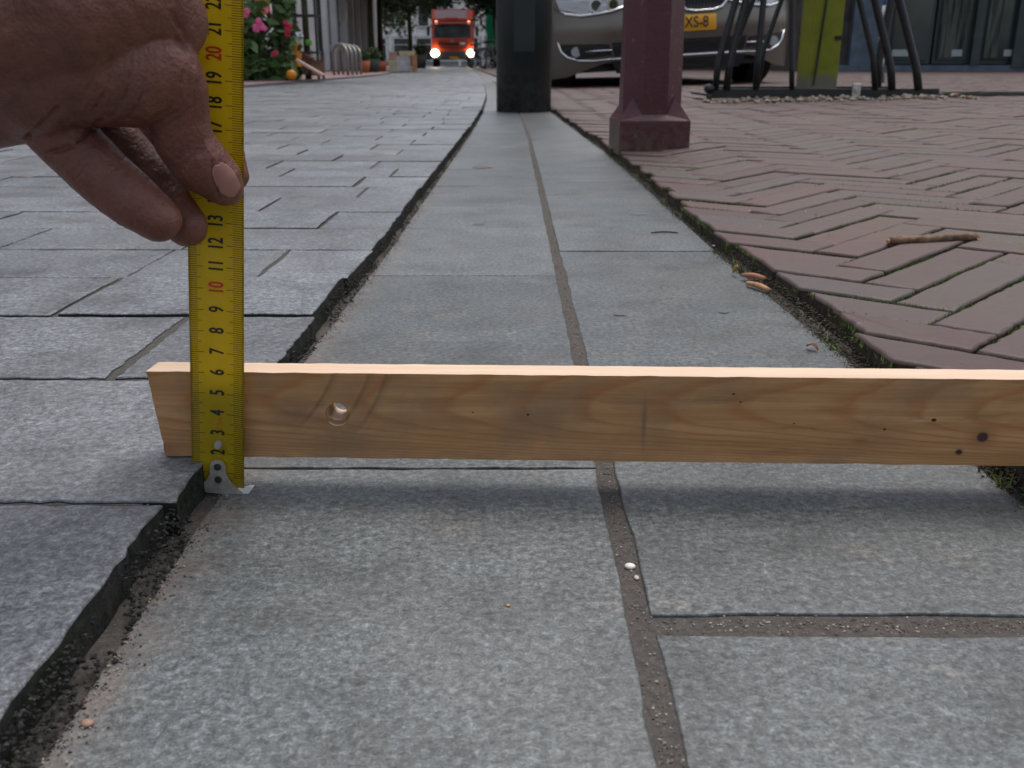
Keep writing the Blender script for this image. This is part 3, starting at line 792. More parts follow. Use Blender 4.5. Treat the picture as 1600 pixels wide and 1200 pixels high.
def gum(lab, x, y, r, z=0):
    bm = bmesh.new(); n = 18; c0 = bm.verts.new((0, 0, .0007)); ring = []; 
    for k in range(n):
        a = 2*pi*k/n; rr = r*(1+.18*noise.noise(Vector((cos(a), sin(a), x*50)))); ring.append(bm.verts.new((cos(a)*rr, sin(a)*rr*.9, .0002)))
    mid = [bm.verts.new((v.co.x*.75, v.co.y*.75, .0007)) for v in ring]
    for k in range(n):
        bm.faces.new((ring[k], ring[(k+1)%n], mid[(k+1)%n], mid[k])); bm.faces.new((mid[k], mid[(k+1)%n], c0))
    o = obj('gum_spot', bm, M.setdefault('gum', mat('gum_m', (.095, .10, .105), .75)), None, True); o.location = (x, y, z); return tag(o, lab, 'chewing gum', 'gum spots trodden into the gutter')
gum('dark gum spot on the left gutter stone', -.0435, 1.265, .0085)
gum('large dark gum spot on the right gutter stone near the second cross joint', .178, 1.355, .0125)
gum('dark round gum spot on the long right gutter stone', .180, .794, .0048)
gum('pale gum ring on the long right gutter stone', .090, .785, .0050)
gum('tiny dark spot on the right slab just before the board', -.085, .4205, .0016)

# ------------------------------------------------------------------ posts
q = NT('dark_paint'); c = q.ramp(q.noise(5, 6, .6), [(.3, (.010, .014, .013)), (.7, (.020, .025, .024))])
c = q.mix(q.ramp(q.noise(9, 5, .7), [(.62, 0.0), (.75, .5)]), c, (.06, .055, .05)); z_ = q.sep()[2]
c = q.mix(q.math('MULTIPLY', q.ramp(z_, [(.0, .9), (.22, 0.0)]), q.ramp(q.noise(30, 6, .7), [(.36, 0.0), (.62, 1.0)])), c, (.085, .078, .068)); q.bump(q.noise(60, 4), .25, .003)
M['dark'] = q.done(c, .5, .4)
lp = thing('lamp_post', 'thick blackish-green cast post standing at the end of the gutter', 'post', (.052, 4.44, 0))
bm = bmesh.new(); cyl(bm, (0, 0, 0), (0, 0, 1.1), .121, .121, 16); 
pb = obj('post_base', bm, M['dark'], lp)
for p in pb.data.polygons: p.use_smooth = abs(p.normal.z) < .5
bm = bmesh.new(); cyl(bm, (0, 0, 1.1), (0, 0, 1.2), .121, .07, 24); cyl(bm, (0, 0, 1.2), (0, 0, 4.6), .06, .045, 16); obj('shaft', bm, M['dark'], lp, True)
bm = bmesh.new(); cyl(bm, (0, 0, 4.6), (0, 0, 5.0), .12, .2, 8); cyl(bm, (0, 0, 5.0), (0, 0, 5.2), .22, .03, 8); obj('lantern', bm, mat('lantern_glass', (.5, .5, .48), .3), lp)
bm = bmesh.new(); prism(bm, [(-.045, .25), (.045, .25), (.045, .62), (-.045, .62)], -.124, -.119, 'y'); obj('service_door', bm, M['dark'], lp)

q = NT('maroon'); c = q.ramp(q.noise(12, 6, .65), [(.3, (.052, .006, .011)), (.7, (.080, .010, .018))])
c = q.mix(q.ramp(q.noise(70, 5, .7), [(.61, 0.0), (.67, .8)]), c, (.17, .09, .06))
c = q.mix(q.ramp(q.noise(24, 4, .6), [(.60, 0.0), (.8, .35)]), c, (.10, .045, .05))
z_ = q.sep()[2]; c = q.mix(q.math('MULTIPLY', q.ramp(z_, [(.0, .85), (.10, 0.0)]), q.ramp(q.noise(55, 6, .7), [(.38, 0.0), (.62, 1.0)])), c, (.10, .075, .062))
c = q.mix(q.ramp(q.noise(40, 6, .7, v=q.mapping((1, 1, .15))), [(.60, 0.0), (.70, .35)]), c, (.03, .006, .008))
q.bump(q.noise(120, 5), .35, .0015)
M['maroon'] = q.done(c, .38, .5)
bo = thing('bollard', 'dark red octagonal bollard on a square base beside the gutter', 'bollard', (.3105, 2.255, .012), radians(3))
bm = bmesh.new(); s_ = .0785
box(bm, (0, 0, .032), (s_*2, s_*2, .078), bev=.003)
# broach from the square foot to the eight-sided shaft
a_ = .066; k_ = a_*tan(pi/8)
sq = [(-s_, -s_), (s_, -s_), (s_, s_), (-s_, s_)]
zb0, zb1, zpk = .070, .082, .120
S4 = [bm.verts.new((x*.985, y*.985, zb0)) for x, y in sq]
oc = []
for x, y in ((-1,-1),(1,-1),(1,1),(-1,1)): oc.append((x, y))
lowm = []; peak = []
for (x, y) in oc:
    lowm.append((bm.verts.new((x*a_, y*k_, zb1)), bm.verts.new((x*k_, y*a_, zb1))))
    peak.append(bm.verts.new((x*(a_+k_)/2*1.003, y*(a_+k_)/2*1.003, zpk)))
for i, (x, y) in enumerate(oc):
    A_, B_ = lowm[i]
    bm.faces.new((S4[i], B_, peak[i])); bm.faces.new((S4[i], peak[i], A_))
idx = [(0, 1, 1), (1, 2, 0), (2, 3, 1), (3, 0, 0)]
for i, j, w in idx:
    bm.faces.new((S4[i], S4[j], lowm[j][w], lowm[i][w]))
bmesh.ops.recalc_face_normals(bm, faces=bm.faces[:])
foot = obj('foot', bm, M['maroon'], bo)
bm = bmesh.new()
octp = lambda a: [(a, a*tan(pi/8)), (a*tan(pi/8), a), (-a*tan(pi/8), a), (-a, a*tan(pi/8)), (-a, -a*tan(pi/8)), (-a*tan(pi/8), -a), (a*tan(pi/8), -a), (a, -a*tan(pi/8))]
z0r = [bm.verts.new((x, y, .0705)) for x, y in octp(a_)]; z1r = [bm.verts.new((x, y, .98)) for x, y in octp(a_*.84)]
for i in range(8): bm.faces.new((z0r[i], z0r[(i+1)%8], z1r[(i+1)%8], z1r[i]))
bm.faces.new(z1r)
bmesh.ops.recalc_face_normals(bm, faces=bm.faces[:]); obj('shaft', bm, M['maroon'], bo)
bm = bmesh.new(); cyl(bm, (0, 0, .98), (0, 0, 1.03), .062, .072, 8); cyl(bm, (0, 0, 1.03), (0, 0, 1.12), .072, .04, 8); obj('cap', bm, M['maroon'], bo)
b2 = dup(bo, (-4.25, 33, .04), 0, 'distant dark red bollard on the far pavement near the cream crates')
bo['group'] = b2['group'] = 'dark red bollards'

# yellow-green wooden post
q = NT('yellow_paint'); x, y, z = q.sep(); c = q.ramp(q.noise(9, 6, .6), [(.3, (.17, .19, .012)), (.7, (.25, .26, .018))])
c = q.mix(q.ramp(q.noise(30, 6, .7, v=q.mapping((1, 1, .4))), [(.58, 0.0), (.74, .75)]), c, (.10, .10, .025))
bare = q.math('ADD', z, q.math('MULTIPLY', q.noise(25, 5), .10)); c = q.mix(q.ramp(bare, [(.135, 1.0), (.165, 0.0)]), c, (.17, .165, .115))
q.bump(q.noise(40, 6, .6, v=q.mapping((3, 3, .4))), .5, .004)
M['yellow'] = q.done(c, .7, .35)
yp = thing('wooden_post', 'square yellow-green painted timber post rising through the bicycle rack', 'post', (1.452, 4.80, .045), radians(8))
bm = bmesh.new(); box(bm, (0, 0, .9), (.150, .13, 1.84), bev=.006); obj('timber', bm, M['yellow'], yp)
bm = bmesh.new(); tube(bm, [(.005-.05*(1-t)+.02*sin(t*3), -.070, .06+t*1.6) for t in [k/14 for k in range(15)]], .005, 6); obj('cable', bm, M['dark'], yp)
bm = bmesh.new()
bm.free()
for z in (.27, .5, .56, .9):
    bm = bmesh.new(); box(bm, (.055, -.067, z), (.03, .006, .018)); obj('staple', bm, M['dark'], yp)

# bicycle rack: two long flats and bent hoops leaning in towards the post
M['rack'] = mat('rack_paint', (.012, .013, .014), .4, var=.4, vscale=40, bump=.2, bscale=90)
zr = .05
rk = thing('bicycle_rack', 'black steel bicycle rack with bent hoops around the yellow post', 'bicycle rack', (1.37, 4.75, zr-.005))
XL, XR, YF, YB = -.49, .54, -.26, .22
for yy in (YF, YB):
    bm = bmesh.new(); box(bm, ((XL+XR)/2+(.03 if yy > 0 else 0), yy, .03), (XR-XL-(.12 if yy > 0 else 0), .012, .042), bev=.002); obj('rail', bm, M['rack'], rk)
for xx in (XL+.03, XR-.03):
    bm = bmesh.new(); box(bm, (xx, (YF+YB)/2, .02), (.05, YB-YF-.02, .01)); obj('cross_bar', bm, M['rack'], rk)
def bar(px0, py0, px1, py1, px2, yy, r):
    """upright bent where it meets the wheel, then leaning towards the post"""
    o3 = Vector((1.37, 4.75, zr-.005))
    A = ray(px0, py0, yy)-o3; A.z = .045; B = ray(px1, py1, yy)-o3; D = ray(px2, 0, yy)-o3
    top = D+(D-B)*1.25
    b1 = B+(A-B)*.12; b2 = B+(D-B)*.10
    bm = bmesh.new(); tube(bm, [A, b1, B, b2, D, top], r, 10); obj('bar', bm, M['rack'], rk, True); return top
tops = [bar(*a) for a in ((1117,150,1122,98,1150,4.49,.015),(1134,150,1141,95,1166,4.49,.017),(1136,150,1144,82,1177,4.52,.011),(1180,147,1185,84,1193,4.49,.014),(1183,140,1194,76,1221,4.95,.012),
 (1236,155,1237,100,1238,4.49,.012),(1296,150,1298,120,1311,4.95,.010),(1366,152,1364,88,1343,4.49,.013),(1369,150,1373,98,1393,4.95,.020),(1392,152,1392,106,1367,4.49,.017),(1433,156,1432,108,1405,4.49,.018))]
bm = bmesh.new(); zt_ = max(t.z for t in tops); tube(bm, [(min(t.x for t in tops)-.02, YF+.02, .74), (max(t.x for t in tops)+.02, YF+.02, .74)], .015, 8); obj('top_rail', bm, M['rack'], rk, True)
bm = bmesh.new(); cyl(bm, (XL, YF-.02, -.035), (XL, YF-.02, .06), .013, seg=10); cyl(bm, (XL, YF-.035, .05), (XL, YF+.02, .05), .02, seg=10); obj('clamp', bm, M['rack'], rk, True)
bm = bmesh.new(); box(bm, (.165, YF-.012, .03), (.036, .02, .085), bev=.003); cyl(bm, (.165, YF-.035, .045), (.165, YF-.01, .045), .010, seg=10); obj('clamp', bm, M['steel'], rk)
bm = bmesh.new(); box(bm, (.44, YF, .072), (.02, .02, .03)); obj('bolt', bm, M['rack'], rk)
# loose stones along the rack
sp = []
for _ in range(240):
    x = R.uniform(.84, 1.95); yy = 4.46-R.random()**1.6*.30+.07*noise.noise(Vector((x*5, 0, 0)))
    sp.append((x, yy, zb(x, yy), R.choice((0, 0, 1, 2))))
grains('gravel', sp, [mat('gravel_pale', (.26, .225, .18), .8), mat('gravel_grey', (.15, .135, .12), .8), mat('gravel_brown', (.2, .11, .07), .8)], 'loose pale gravel heaped along the front of the bicycle rack', 'gravel', .006, .019)
sp = []
for _ in range(260):
    y = R.uniform(.9, 4); x = lerp(GR, y)+R.random()**2*y*.5+.02; sp.append((x, y, zb(x, y), R.choice((0, 1, 1, 2))))
grains('crumbs', sp, [mat('crumb_pale', (.5, .46, .4), .8), mat('crumb_grey', (.25, .23, .2), .8), mat('crumb_yellow', (.33, .24, .06), .8)], 'scattered crumbs and seed husks on the bricks', 'litter', .0006, .0020)
# striped pole and manhole
sp_ = thing('striped_pole', 'slim pole striped red white and blue standing behind the rack', 'pole', (2.69, 7.4, .06))
bm = bmesh.new(); cyl(bm, (0, 0, 0), (0, 0, .12), .05, .035, 12); obj('pole_foot', bm, M['rack'], sp_)
cols = [mat('white_stripe', (.62, .62, .6), .5), mat('red_stripe', (.45, .05, .03), .5), mat('blue_stripe', (.05, .14, .4), .5)]
for k, (ci, h) in enumerate(((0, .06), (1, .07), (0, .14), (2, .03), (0, .12), (2, .09), (1, .09), (0, .12), (2, .12), (1, .12))):
    z0_ = .12 + sum((.06, .07, .14, .03, .12, .09, .09, .12, .12, .12)[:k])
    bm = bmesh.new(); cyl(bm, (0, 0, z0_), (0, 0, z0_+h), .027, seg=12); obj('stripe', bm, cols[ci], sp_, True)
mh = thing('manhole_cover', 'round cast-iron cover set in the bricks right of the rack', 'manhole cover', (2.32, 4.72, zb(2.32, 4.72)))
bm = bmesh.new(); 
for r0, r1, z0_ in ((.34, .36, .005), (.26, .275, .006), (.18, .195, .006), (.10, .115, .006)):
    n = 40; a1 = [[bm.verts.new((cos(2*pi*k/n)*r, sin(2*pi*k/n)*r*.8, z)) for k in range(n)] for r, z in ((r0, -.02), (r0, z0_), (r1, z0_), (r1, -.02))]
    for A_, B_ in zip(a1, a1[1:]):
        for k in range(n): bm.faces.new((A_[k], A_[(k+1)%n], B_[(k+1)%n], B_[k]))
obj('rim', bm, M['rack'], mh)
bm = bmesh.new(); n = 40; bm.faces.new([bm.verts.new((cos(2*pi*k/n)*.35, sin(2*pi*k/n)*.28, .001)) for k in range(n)]); obj('plate', bm, mat('iron', (.07, .055, .05), .5, bump=.3, bscale=60), mh)

# ------------------------------------------------------------------ silver car
M['silver'] = mat('silver_paint', (.17, .150, .125), .38, metal=.75, coat=.2)
M['black'] = mat('black_plastic', (.008, .008, .009), .5)
M['chrome'] = mat('chrome', (.75, .75, .77), .12, metal=1)
M['rubber'] = mat('rubber', (.012, .012, .012), .85, bump=.3, bscale=80)
M['glass_dark'] = mat('dark_glass', (.03, .035, .04), .06, spec=.8)
M['lamp_glass'] = mat('lamp_glass', (.35, .36, .38), .1, spec=.8)
car = thing('parked_car', 'silver-grey saloon car parked nose-on behind the posts', 'car', (1.245, 7.42, 0), radians(5))
car.rotation_euler = (0, radians(-3.2), radians(5))
CW = .92
def fy(x, z):
    """front surface: distance behind the foremost point of the bumper"""
    u = min(1, abs(x)/CW)
    y = .10*u*u+.42*max(0, u-.55)**1.6*2.0
    if z > .52: y += .25*(z-.52)+.9*max(0, z-.66)**1.3
    if z < .34: y += .20*(.34-z)
    y += -.02*math.exp(-((z-.47)/.09)**2)
    return y
bm = bmesh.new(); nx_, nz_ = 48, 22
zlo = lambda x: .165-.03*(abs(x)/CW)**4 + (.075 if abs(x) < .55 else .075*max(0, 1-(abs(x)-.55)/.25))
gr = [[None]*(nz_+1) for _ in range(nx_+1)]
for i in range(nx_+1):
    for k in range(nz_+1):
        x = -CW+2*CW*i/nx_; z = zlo(x)+(.80-zlo(x))*k/nz_
        xx = x*(1-.05*max(0, (z-.6))/.2)
        gr[i][k] = bm.verts.new((xx, fy(x, z), z))
for i in range(nx_):
    for k in range(nz_): bm.faces.new((gr[i][k], gr[i+1][k], gr[i+1][k+1], gr[i][k+1]))
# bonnet, roof and flanks as one skin through stations
stn = [(.36, .80, .80), (.9, .93, .86), (1.5, .99, .90), (2.05, 1.40, .72), (2.6, 1.45, .68), (3.4, 1.40, .66), (4.0, 1.06, .80), (4.7, 1.02, .84), (4.85, .90, .84)]
prev = [gr[i][nz_] for i in range(nx_+1)]
for (yy, zt, hw) in stn[1:]:
    row = []
    for i in range(nx_+1):
        u = -1+2*i/nx_; x = u*hw; z = zt-.07*abs(u)**3-(.0 if zt < 1.2 else .0)
        row.append(bm.verts.new((x, yy, z)))
    for i in range(nx_): bm.faces.new((prev[i], prev[i+1], row[i+1], row[i]))
    prev = row
for s_ in (-1, 1):
    col = 0 if s_ < 0 else nx_
    ring = [gr[col][k] for k in range(0, nz_+1)]
    cur = ring
    # flank with wheel arches
    def zlow(y):
        for yc in (.86, 3.72):
            d = abs(y-yc)
            if d < .37: return .33+sqrt(max(0, .37**2-d*d))*.98
        return .19
    last = cur
    for t in range(1, 50):
        y = fy(CW, .4)+ (4.8-fy(CW, .4))*t/49; zl = zlow(y)
        new = []
        for k in range(nz_+1):
            f_ = k/nz_; z = zl+(.84-zl)*f_
            new.append(bm.verts.new((s_*(CW-.02*(f_-.5)**2*4+.0), y, z)))
        for k in range(nz_):
            bm.faces.new((last[k], new[k], new[k+1], last[k+1]) if s_ > 0 else (last[k], last[k+1], new[k+1], new[k]))
        last = new
bmesh.ops.create_grid(bm, x_segments=1, y_segments=1, size=.5, matrix=Matrix.Translation((0, 4.82, .6)) @ Matrix.Rotation(pi/2, 4, 'X') @ Matrix.Diagonal((1.84, .7, 1, 1)))
cb = obj('body', bm, M['silver'], car, True)
bm = bmesh.new(); box(bm, (0, 2.4, .22), (1.5, 4.3, .09)); box(bm, (0, .42, .235), (1.35, .5, .12)); obj('underbody', bm, M['black'], car)
for a, b, w0, w1, nm_ in (((1.52, .93), (2.05, 1.36), .74, .62, 'windscreen'), ((3.45, 1.36), (4.0, 1.09), .60, .72, 'rear_window')):
    bm = bmesh.new(); vs = [bm.verts.new(p) for p in ((-w0, a[0], a[1]+.06), (w0, a[0], a[1]+.06), (w1, b[0]-.0, b[1]+.07), (-w1, b[0], b[1]+.07))]
    bm.faces.new(vs); bmesh.ops.solidify(bm, geom=bm.faces[:], thickness=.02); obj(nm_, bm, M['glass_dark'], car)
for s_ in (-1, 1):
    bm = bmesh.new(); prism(bm, [(1.6, .90), (3.9, .92), (3.4, 1.33), (2.1, 1.33)], s_*.80-.015, s_*.80+.015, 'x'); obj('side_window', bm, M['glass_dark'], car)
    bm = bmesh.new(); box(bm, (s_*1.0, 1.75, .98), (.2, .1, .13), bev=.03); obj('wing_mirror', bm, M['silver'], car, True)
    for yy in (.86, 3.72):
        bm = bmesh.new(); cyl(bm, (s_*.68, yy, .31), (s_*.90, yy, .31), .315, seg=36)
        bmesh.ops.bevel(bm, geom=[e for e in bm.edges if len(e.link_faces) == 2 and any(len(f.verts) > 4 for f in e.link_faces)], offset=.03, segments=3, affect='EDGES')
        w = obj('wheel', bm, M['rubber'], car, False)
        bm = bmesh.new(); cyl(bm, (s_*.895, yy, .31), (s_*.905, yy, .31), .20, seg=24); 
        for k in range(5):
            a = 2*pi*k/5; box(bm, (s_*.907, yy+cos(a)*.1, .31+sin(a)*.1), (.012, .2, .05), Matrix.Rotation(a, 3, 'X'))
        obj('rim', bm, M['silver'], w)
def patch(name, outline, off, m, parent, th=.006):
    """a panel that follows the bumper: outline in x,z"""
    bm = bmesh.new()
    cx = sum(p[0] for p in outline)/len(outline); cz = sum(p[1] for p in outline)/len(outline)
    rings = []
    for s in (0, .5, 1):
        rings.append([bm.verts.new((cx+(x-cx)*s, fy(cx+(x-cx)*s, cz+(z-cz)*s)-off, cz+(z-cz)*s)) for x, z in outline] if s else [bm.verts.new((cx, fy(cx, cz)-off, cz))])
    n = len(outline)
    for k in range(n):
        bm.faces.new((rings[0][0], rings[1][k], rings[1][(k+1)%n])); bm.faces.new((rings[1][k], rings[2][k], rings[2][(k+1)%n], rings[1][(k+1)%n]))
    ext = [bm.verts.new((v.co.x, v.co.y+off+.01, v.co.z)) for v in rings[2]]
    for k in range(n): bm.faces.new((rings[2][k], ext[k], ext[(k+1)%n], rings[2][(k+1)%n]))
    bmesh.ops.recalc_face_normals(bm, faces=bm.faces[:])
    return obj(name, bm, m, parent)
def dens(pl, n=5): return [(pl[i][0]+(pl[(i+1)%len(pl)][0]-pl[i][0])*k/n, pl[i][1]+(pl[(i+1)%len(pl)][1]-pl[i][1])*k/n) for i in range(len(pl)) for k in range(n)]
def rim(name, outline, off, r, m, parent):
    bm = bmesh.new(); tube(bm, [(x, fy(x, z)-off, z) for x, z in outline], r, 6); return obj(name, bm, m, parent, True)
patch('lower_intake', dens([(-.48, .275), (.48, .275), (.50, .375), (-.50, .375)], 8), .006, M['black'], car)
rim('intake_trim', [(-.50+.1*k, .262) for k in range(11)], .012, .010, M['chrome'], car)
patch('lower_skirt', dens([(-.50, .242), (.50, .242), (.46, .160), (-.46, .160)], 8), .002, M['black'], car)
for s_ in (-1, 1):
    fo = patch('fog_recess', dens([(s_*.50, .285), (s_*.74, .272), (s_*.83, .31), (s_*.845, .385), (s_*.52, .365)], 5), .006, M['black'], car)
    bm = bmesh.new(); x = s_*.745; cyl(bm, (x, fy(x, .325)-.022, .325), (x, fy(x, .325)+.0, .325), .036, seg=20); obj('fog_lamp', bm, M['lamp_glass'], fo)
    rim('recess_trim', [(s_*a, b) for a, b in ((.50, .262), (.62, .256), (.72, .262), (.80, .29), (.84, .33), (.865, .40))], .010, .008, M['chrome'], fo)
    rim('fog_bar', [(s_*a, .325) for a in (.50, .56, .62, .68)], .013, .006, M['chrome'], fo)
    hl = patch('headlight', dens([(s_*.36, .635), (s_*.50, .600), (s_*.70, .585), (s_*.84, .63), (s_*.86, .70), (s_*.40, .71)], 5), .010, M['lamp_glass'], car)
    for x, r_ in ((s_*.60, .042), (s_*.48, .038)):
        bm = bmesh.new(); bmesh.ops.create_circle(bm, segments=20, radius=r_)
        bm.free(); bm = bmesh.new(); cyl(bm, (x, fy(x, .64)-.020, .635), (x, fy(x, .64)-.008, .635), r_+.008, seg=20); cc = obj('lamp_ring', bm, M['chrome'], hl)
        bm = bmesh.new(); cyl(bm, (x, fy(x, .64)-.024, .635), (x, fy(x, .64)-.012, .635), r_-.006, seg=20); obj('lamp_lens', bm, M['glass_dark'], hl)
    rim('headlight_trim', [(s_*a, b) for a, b in ((.35, .628), (.50, .588), (.60, .577), (.70, .572), (.80, .592), (.87, .64))], .010, .011, M['chrome'], hl)
    kd = [(s_*a, b) for a, b in ((.025, .71), (.025, .60), (.04, .572), (.10, .560), (.25, .562), (.31, .58), (.345, .62), (.355, .71))]
    gl_ = patch('grille', dens(kd, 3), .006, M['black'], car)
    rim('grille_surround', kd, .014, .009, M['chrome'], gl_)
    for k in range(12):
        x = s_*(.05+.024*k); bm = bmesh.new(); box(bm, (x, fy(x, .63)-.012, .64), (.006, .012, .13)); obj('slat', bm, M['rubber'], gl_)
pl = patch('licence_plate', dens([(-.26, .425), (.26, .425), (.26, .535), (-.26, .535)], 6), .014, mat('plate_yellow', (.75, .36, .01), .45), car)
t_ = text_obj('plate_text', 'XS-8', .105, M['black'], pl, (0, 0, 0), (0, 0, 0), sx=.85, bold=.010, depth=.001)
for v in t_.data.vertices: a, b, c_ = v.co; x = a+.107; v.co = (x, fy(x, .48)-.034-c_*.5, .480+b)
q = None

# ------------------------------------------------------------------ right-hand shop front behind the square
def wallm(name, col, v=.2, sc=1.5): return mat(name, col, .8, var=v, vscale=sc, bump=.2, bscale=30)
M['glass'] = mat('window_glass', (.03, .04, .04), .08, spec=.7, var=.5, vscale=1.2)
M['frame_dark'] = mat('dark_frame', (.03, .042, .04), .5)
M['bluegrey'] = mat('blue_grey_paint', (.075, .105, .14), .55, var=.25, vscale=4)
M['greygreen'] = mat('grey_green_paint', (.035, .048, .044), .55, var=.3, vscale=4)
q = NT('curtain'); w_ = q.noise(9, 4, .6, v=q.mapping((3, 1, .15))); M['curtain'] = q.done(q.ramp(w_, [(.35, (.02, .022, .02)), (.65, (.13, .14, .12))]), .9, .2)
rb = thing('shop_building', 'dark shop front with tall curtained windows across the square at right', 'building', (0, 17.6, zb(8, 17)))
def part(name, c, s, m, par, bev=0, **k):
    bm = bmesh.new(); box(bm, c, s, bev=bev); return obj(name, bm, m, par)
part('wall', (9.5, 3.2, 4.6), (9, 6, 9.2), wallm('dark_brick_wall', (.07, .06, .055), .4, 3), rb)
part('plinth', (7.6, .10, .05), (4.2, .24, .10), M['bluegrey'], rb)
def shopwin(x0, x1, z0, z1, m, curt=None):
    f = part('window', ((x0+x1)/2, .12, (z0+z1)/2), (x1-x0, .10, z1-z0), M['frame_dark'], rb)
    part('pane', ((x0+x1)/2, .055, (z0+z1)/2), (x1-x0-.12, .02, z1-z0-.12), m, f)
    if curt: 
        for a, b in curt: part('curtain', ((a+b)/2, .036, (z0+z1)/2+.0), (b-a, .012, z1-z0-.2), M['curtain'], f)
part('door_panel', (6.18, .09, 1.35), (.62, .14, 2.5), M['bluegrey'], rb)
shopwin(6.52, 7.28, .12, 2.8, M['glass'])
shopwin(7.32, 7.95, .12, 2.8, M['glass'], [(7.38, 7.85)])
part('door', (8.02, .02, 1.4), (.14, .12, 2.6), M['greygreen'], rb)
shopwin(8.12, 8.66, .12, 2.8, M['glass'], [(8.2, 8.42)])
part('pilaster', (8.80, .06, 2.3), (.26, .2, 4.5), M['greygreen'], rb)
po = part('pillar', (9.20, .04, 2.3), (.54, .24, 4.5), M['bluegrey'], rb)
fr_ = part('vent_plate', (9.14, -.088, .47), (.30, .016, .19), mat('pale_frame', (.30, .33, .33), .6), po)
part('vent_grille', (9.14, -.100, .47), (.26, .012, .15), mat('vent_grey', (.13, .15, .14), .7), fr_)
part('ledge', (9.22, -.10, 1.02), (.30, .05, .02), mat('pale_ledge', (.45, .48, .5), .5), po)
part('mail_box', (9.25, -.10, 1.16), (.26, .05, .24), M['greygreen'], po)
for x, w_ in ((6.75, .30), (7.72, .18), (8.62, .17)):
    o = part('white_box', (x, .028, .30), (w_, .014, .11), mat('card_white', (.34, .38, .38), .7), rb)
bmk = M['brick_side'] if False else wallm('red_brown_brick', (.10, .065, .055), .4, 9)
nb = thing('brick_house', 'brown brick house at the right edge beside the blue-grey pillar', 'building', (0, 17.6, zb(8, 17)))
part('wall', (14.01, 3, 4.5), (9.0, 6.2, 9), bmk, nb)
for r_ in range(10):
    for k in range(4):
        if k == 0: pass
        part('brick', (9.60+k*.22+(.11 if r_ % 2 else 0), -.108, .06+r_*.085), (.205, .02, .068), bmk, nb)
wn_ = part('window', (12, -.11, 2.0), (1.4, .06, 1.8), M['frame_dark'], nb); part('pane', (12, -.15, 2.0), (1.2, .02, 1.6), M['glass'], wn_)

# ------------------------------------------------------------------ buildings down the left side
M['cream'] = wallm('cream_paint', (.66, .65, .60)); M['white'] = wallm('white_paint', (.78, .78, .77), .1); M['greyp'] = wallm('grey_paint', (.24, .25, .25))
M['red_roof'] = wallm('clay_tile', (.18, .07, .045), .3, 12); M['greenp'] = wallm('green_paint', (.02, .10, .06)); M['brickw'] = wallm('house_brick', (.16, .09, .07), .3, 8)
def house(label, x, y0, y1, h, wm, nwin, ground='window', awn=None, rot=0, dz=5):
    """street house: local x = along the street, front faces -local y"""
    t = thing('street_house', label, 'building', (x, y0, .04), 0, 'houses along the left side of the street')
    L = y1-y0; t.rotation_euler = (0, 0, pi/2+rot)
    def P_(name, c, s, m, par=None):
        bm = bmesh.new(); box(bm, c, s); return obj(name, bm, m, par or t)
    P_('wall', (L/2, dz/2, h/2), (L-.01, dz, h), wm)
    P_('plinth', (L/2, -.04, .22), (L-.3, .08, .44), M['greyp'])
    P_('cornice', (L/2, -.10, h-.15), (L-.05, .2, .22), M['white'])
    P_('fascia', (L/2, -.07, 3.05), (L-.4, .14, .34), M['white'])
    bm = bmesh.new(); prism(bm, [(-.2, h), (dz+.2, h), (dz/2, h+1.9)], .05, L-.05, 'x'); P = obj('roof', bm, M['red_roof'], t)
    w = L/nwin
    for k in range(nwin):
        cx = w*(k+.5)
        if ground == 'window' or (ground == 'mix' and k % 2 == 0):
            f = P_('window', (cx, -.03, 1.65), (w*.72, .06, 2.3), M['white']); P_('pane', (cx, -.065, 1.65), (w*.62, .02, 2.1), M['glass'], f)
            P_('glazing_bar', (cx, -.085, 2.1), (w*.62, .02, .05), M['white'], f)
            if k % 2: P_('curtain', (cx-w*.15, -.080, 1.6), (w*.26, .012, 1.9), M['curtain'], f)
        elif ground == 'mix':
            f = P_('door', (cx, -.03, 1.4), (min(1.1, w*.6), .06, 2.4), M['black']); P_('door_handle', (cx+.3, -.08, 1.1), (.04, .04, .14), M['chrome'], f)
        else:
            f = P_('window', (cx, -.03, 1.45), (w*.84, .06, 2.5), M['frame_dark']); P_('pane', (cx, -.065, 1.5), (w*.74, .02, 2.2), M['glass'], f)
        P_('pilaster', (w*k+.12, -.09, 1.44), (.20, .16, 2.85), M['white'])
        for fl in range(1, int((h-.6)//2.9)):
            f = P_('window', (cx, -.03, 1.75+2.9*fl), (w*.5, .06, 1.7), M['white']); P_('pane', (cx, -.065, 1.75+2.9*fl), (w*.42, .02, 1.5), M['glass'], f)
            P_('sill', (cx, -.09, .86+2.9*fl), (w*.56, .18, .07), M['greyp'], f)
    if awn:
        bm = bmesh.new(); prism(bm, [(0, 2.75), (-1.1, 2.15), (-1.1, 2.02), (0, 2.60)], .3, L-.3, 'x'); obj('awning', bm, awn, t)
    return t
house('dark grey house behind the pink hollyhocks at far left', -4.3, 7.0, 14.5, 9, M['greyp'], 4, 'mix')
house('cream house with white pilasters and the hanging banner', -4.3, 14.55, 20.4, 9.3, M['cream'], 4, 'window')
house('white-fronted house with a dark doorway behind the bicycle hoops', -4.35, 20.45, 27.0, 8.8, M['white'], 5, 'mix')
house('house with a dark shop front and low green awning', -4.55, 27.05, 35.0, 9.5, M['brickw'], 5, 'shop', M['greenp'], rot=radians(2))
house('pale house with white columns between shop windows', -5.2, 35.2, 44.5, 9, M['white'], 5, 'shop', rot=radians(4))
house('cream house where the street bends, left of the truck', -6.1, 44.8, 57, 9.4, M['cream'], 5, 'window', rot=radians(6))
house('distant white house behind the truck', -7.6, 57.3, 74, 9, M['white'], 6, 'shop', rot=radians(8))
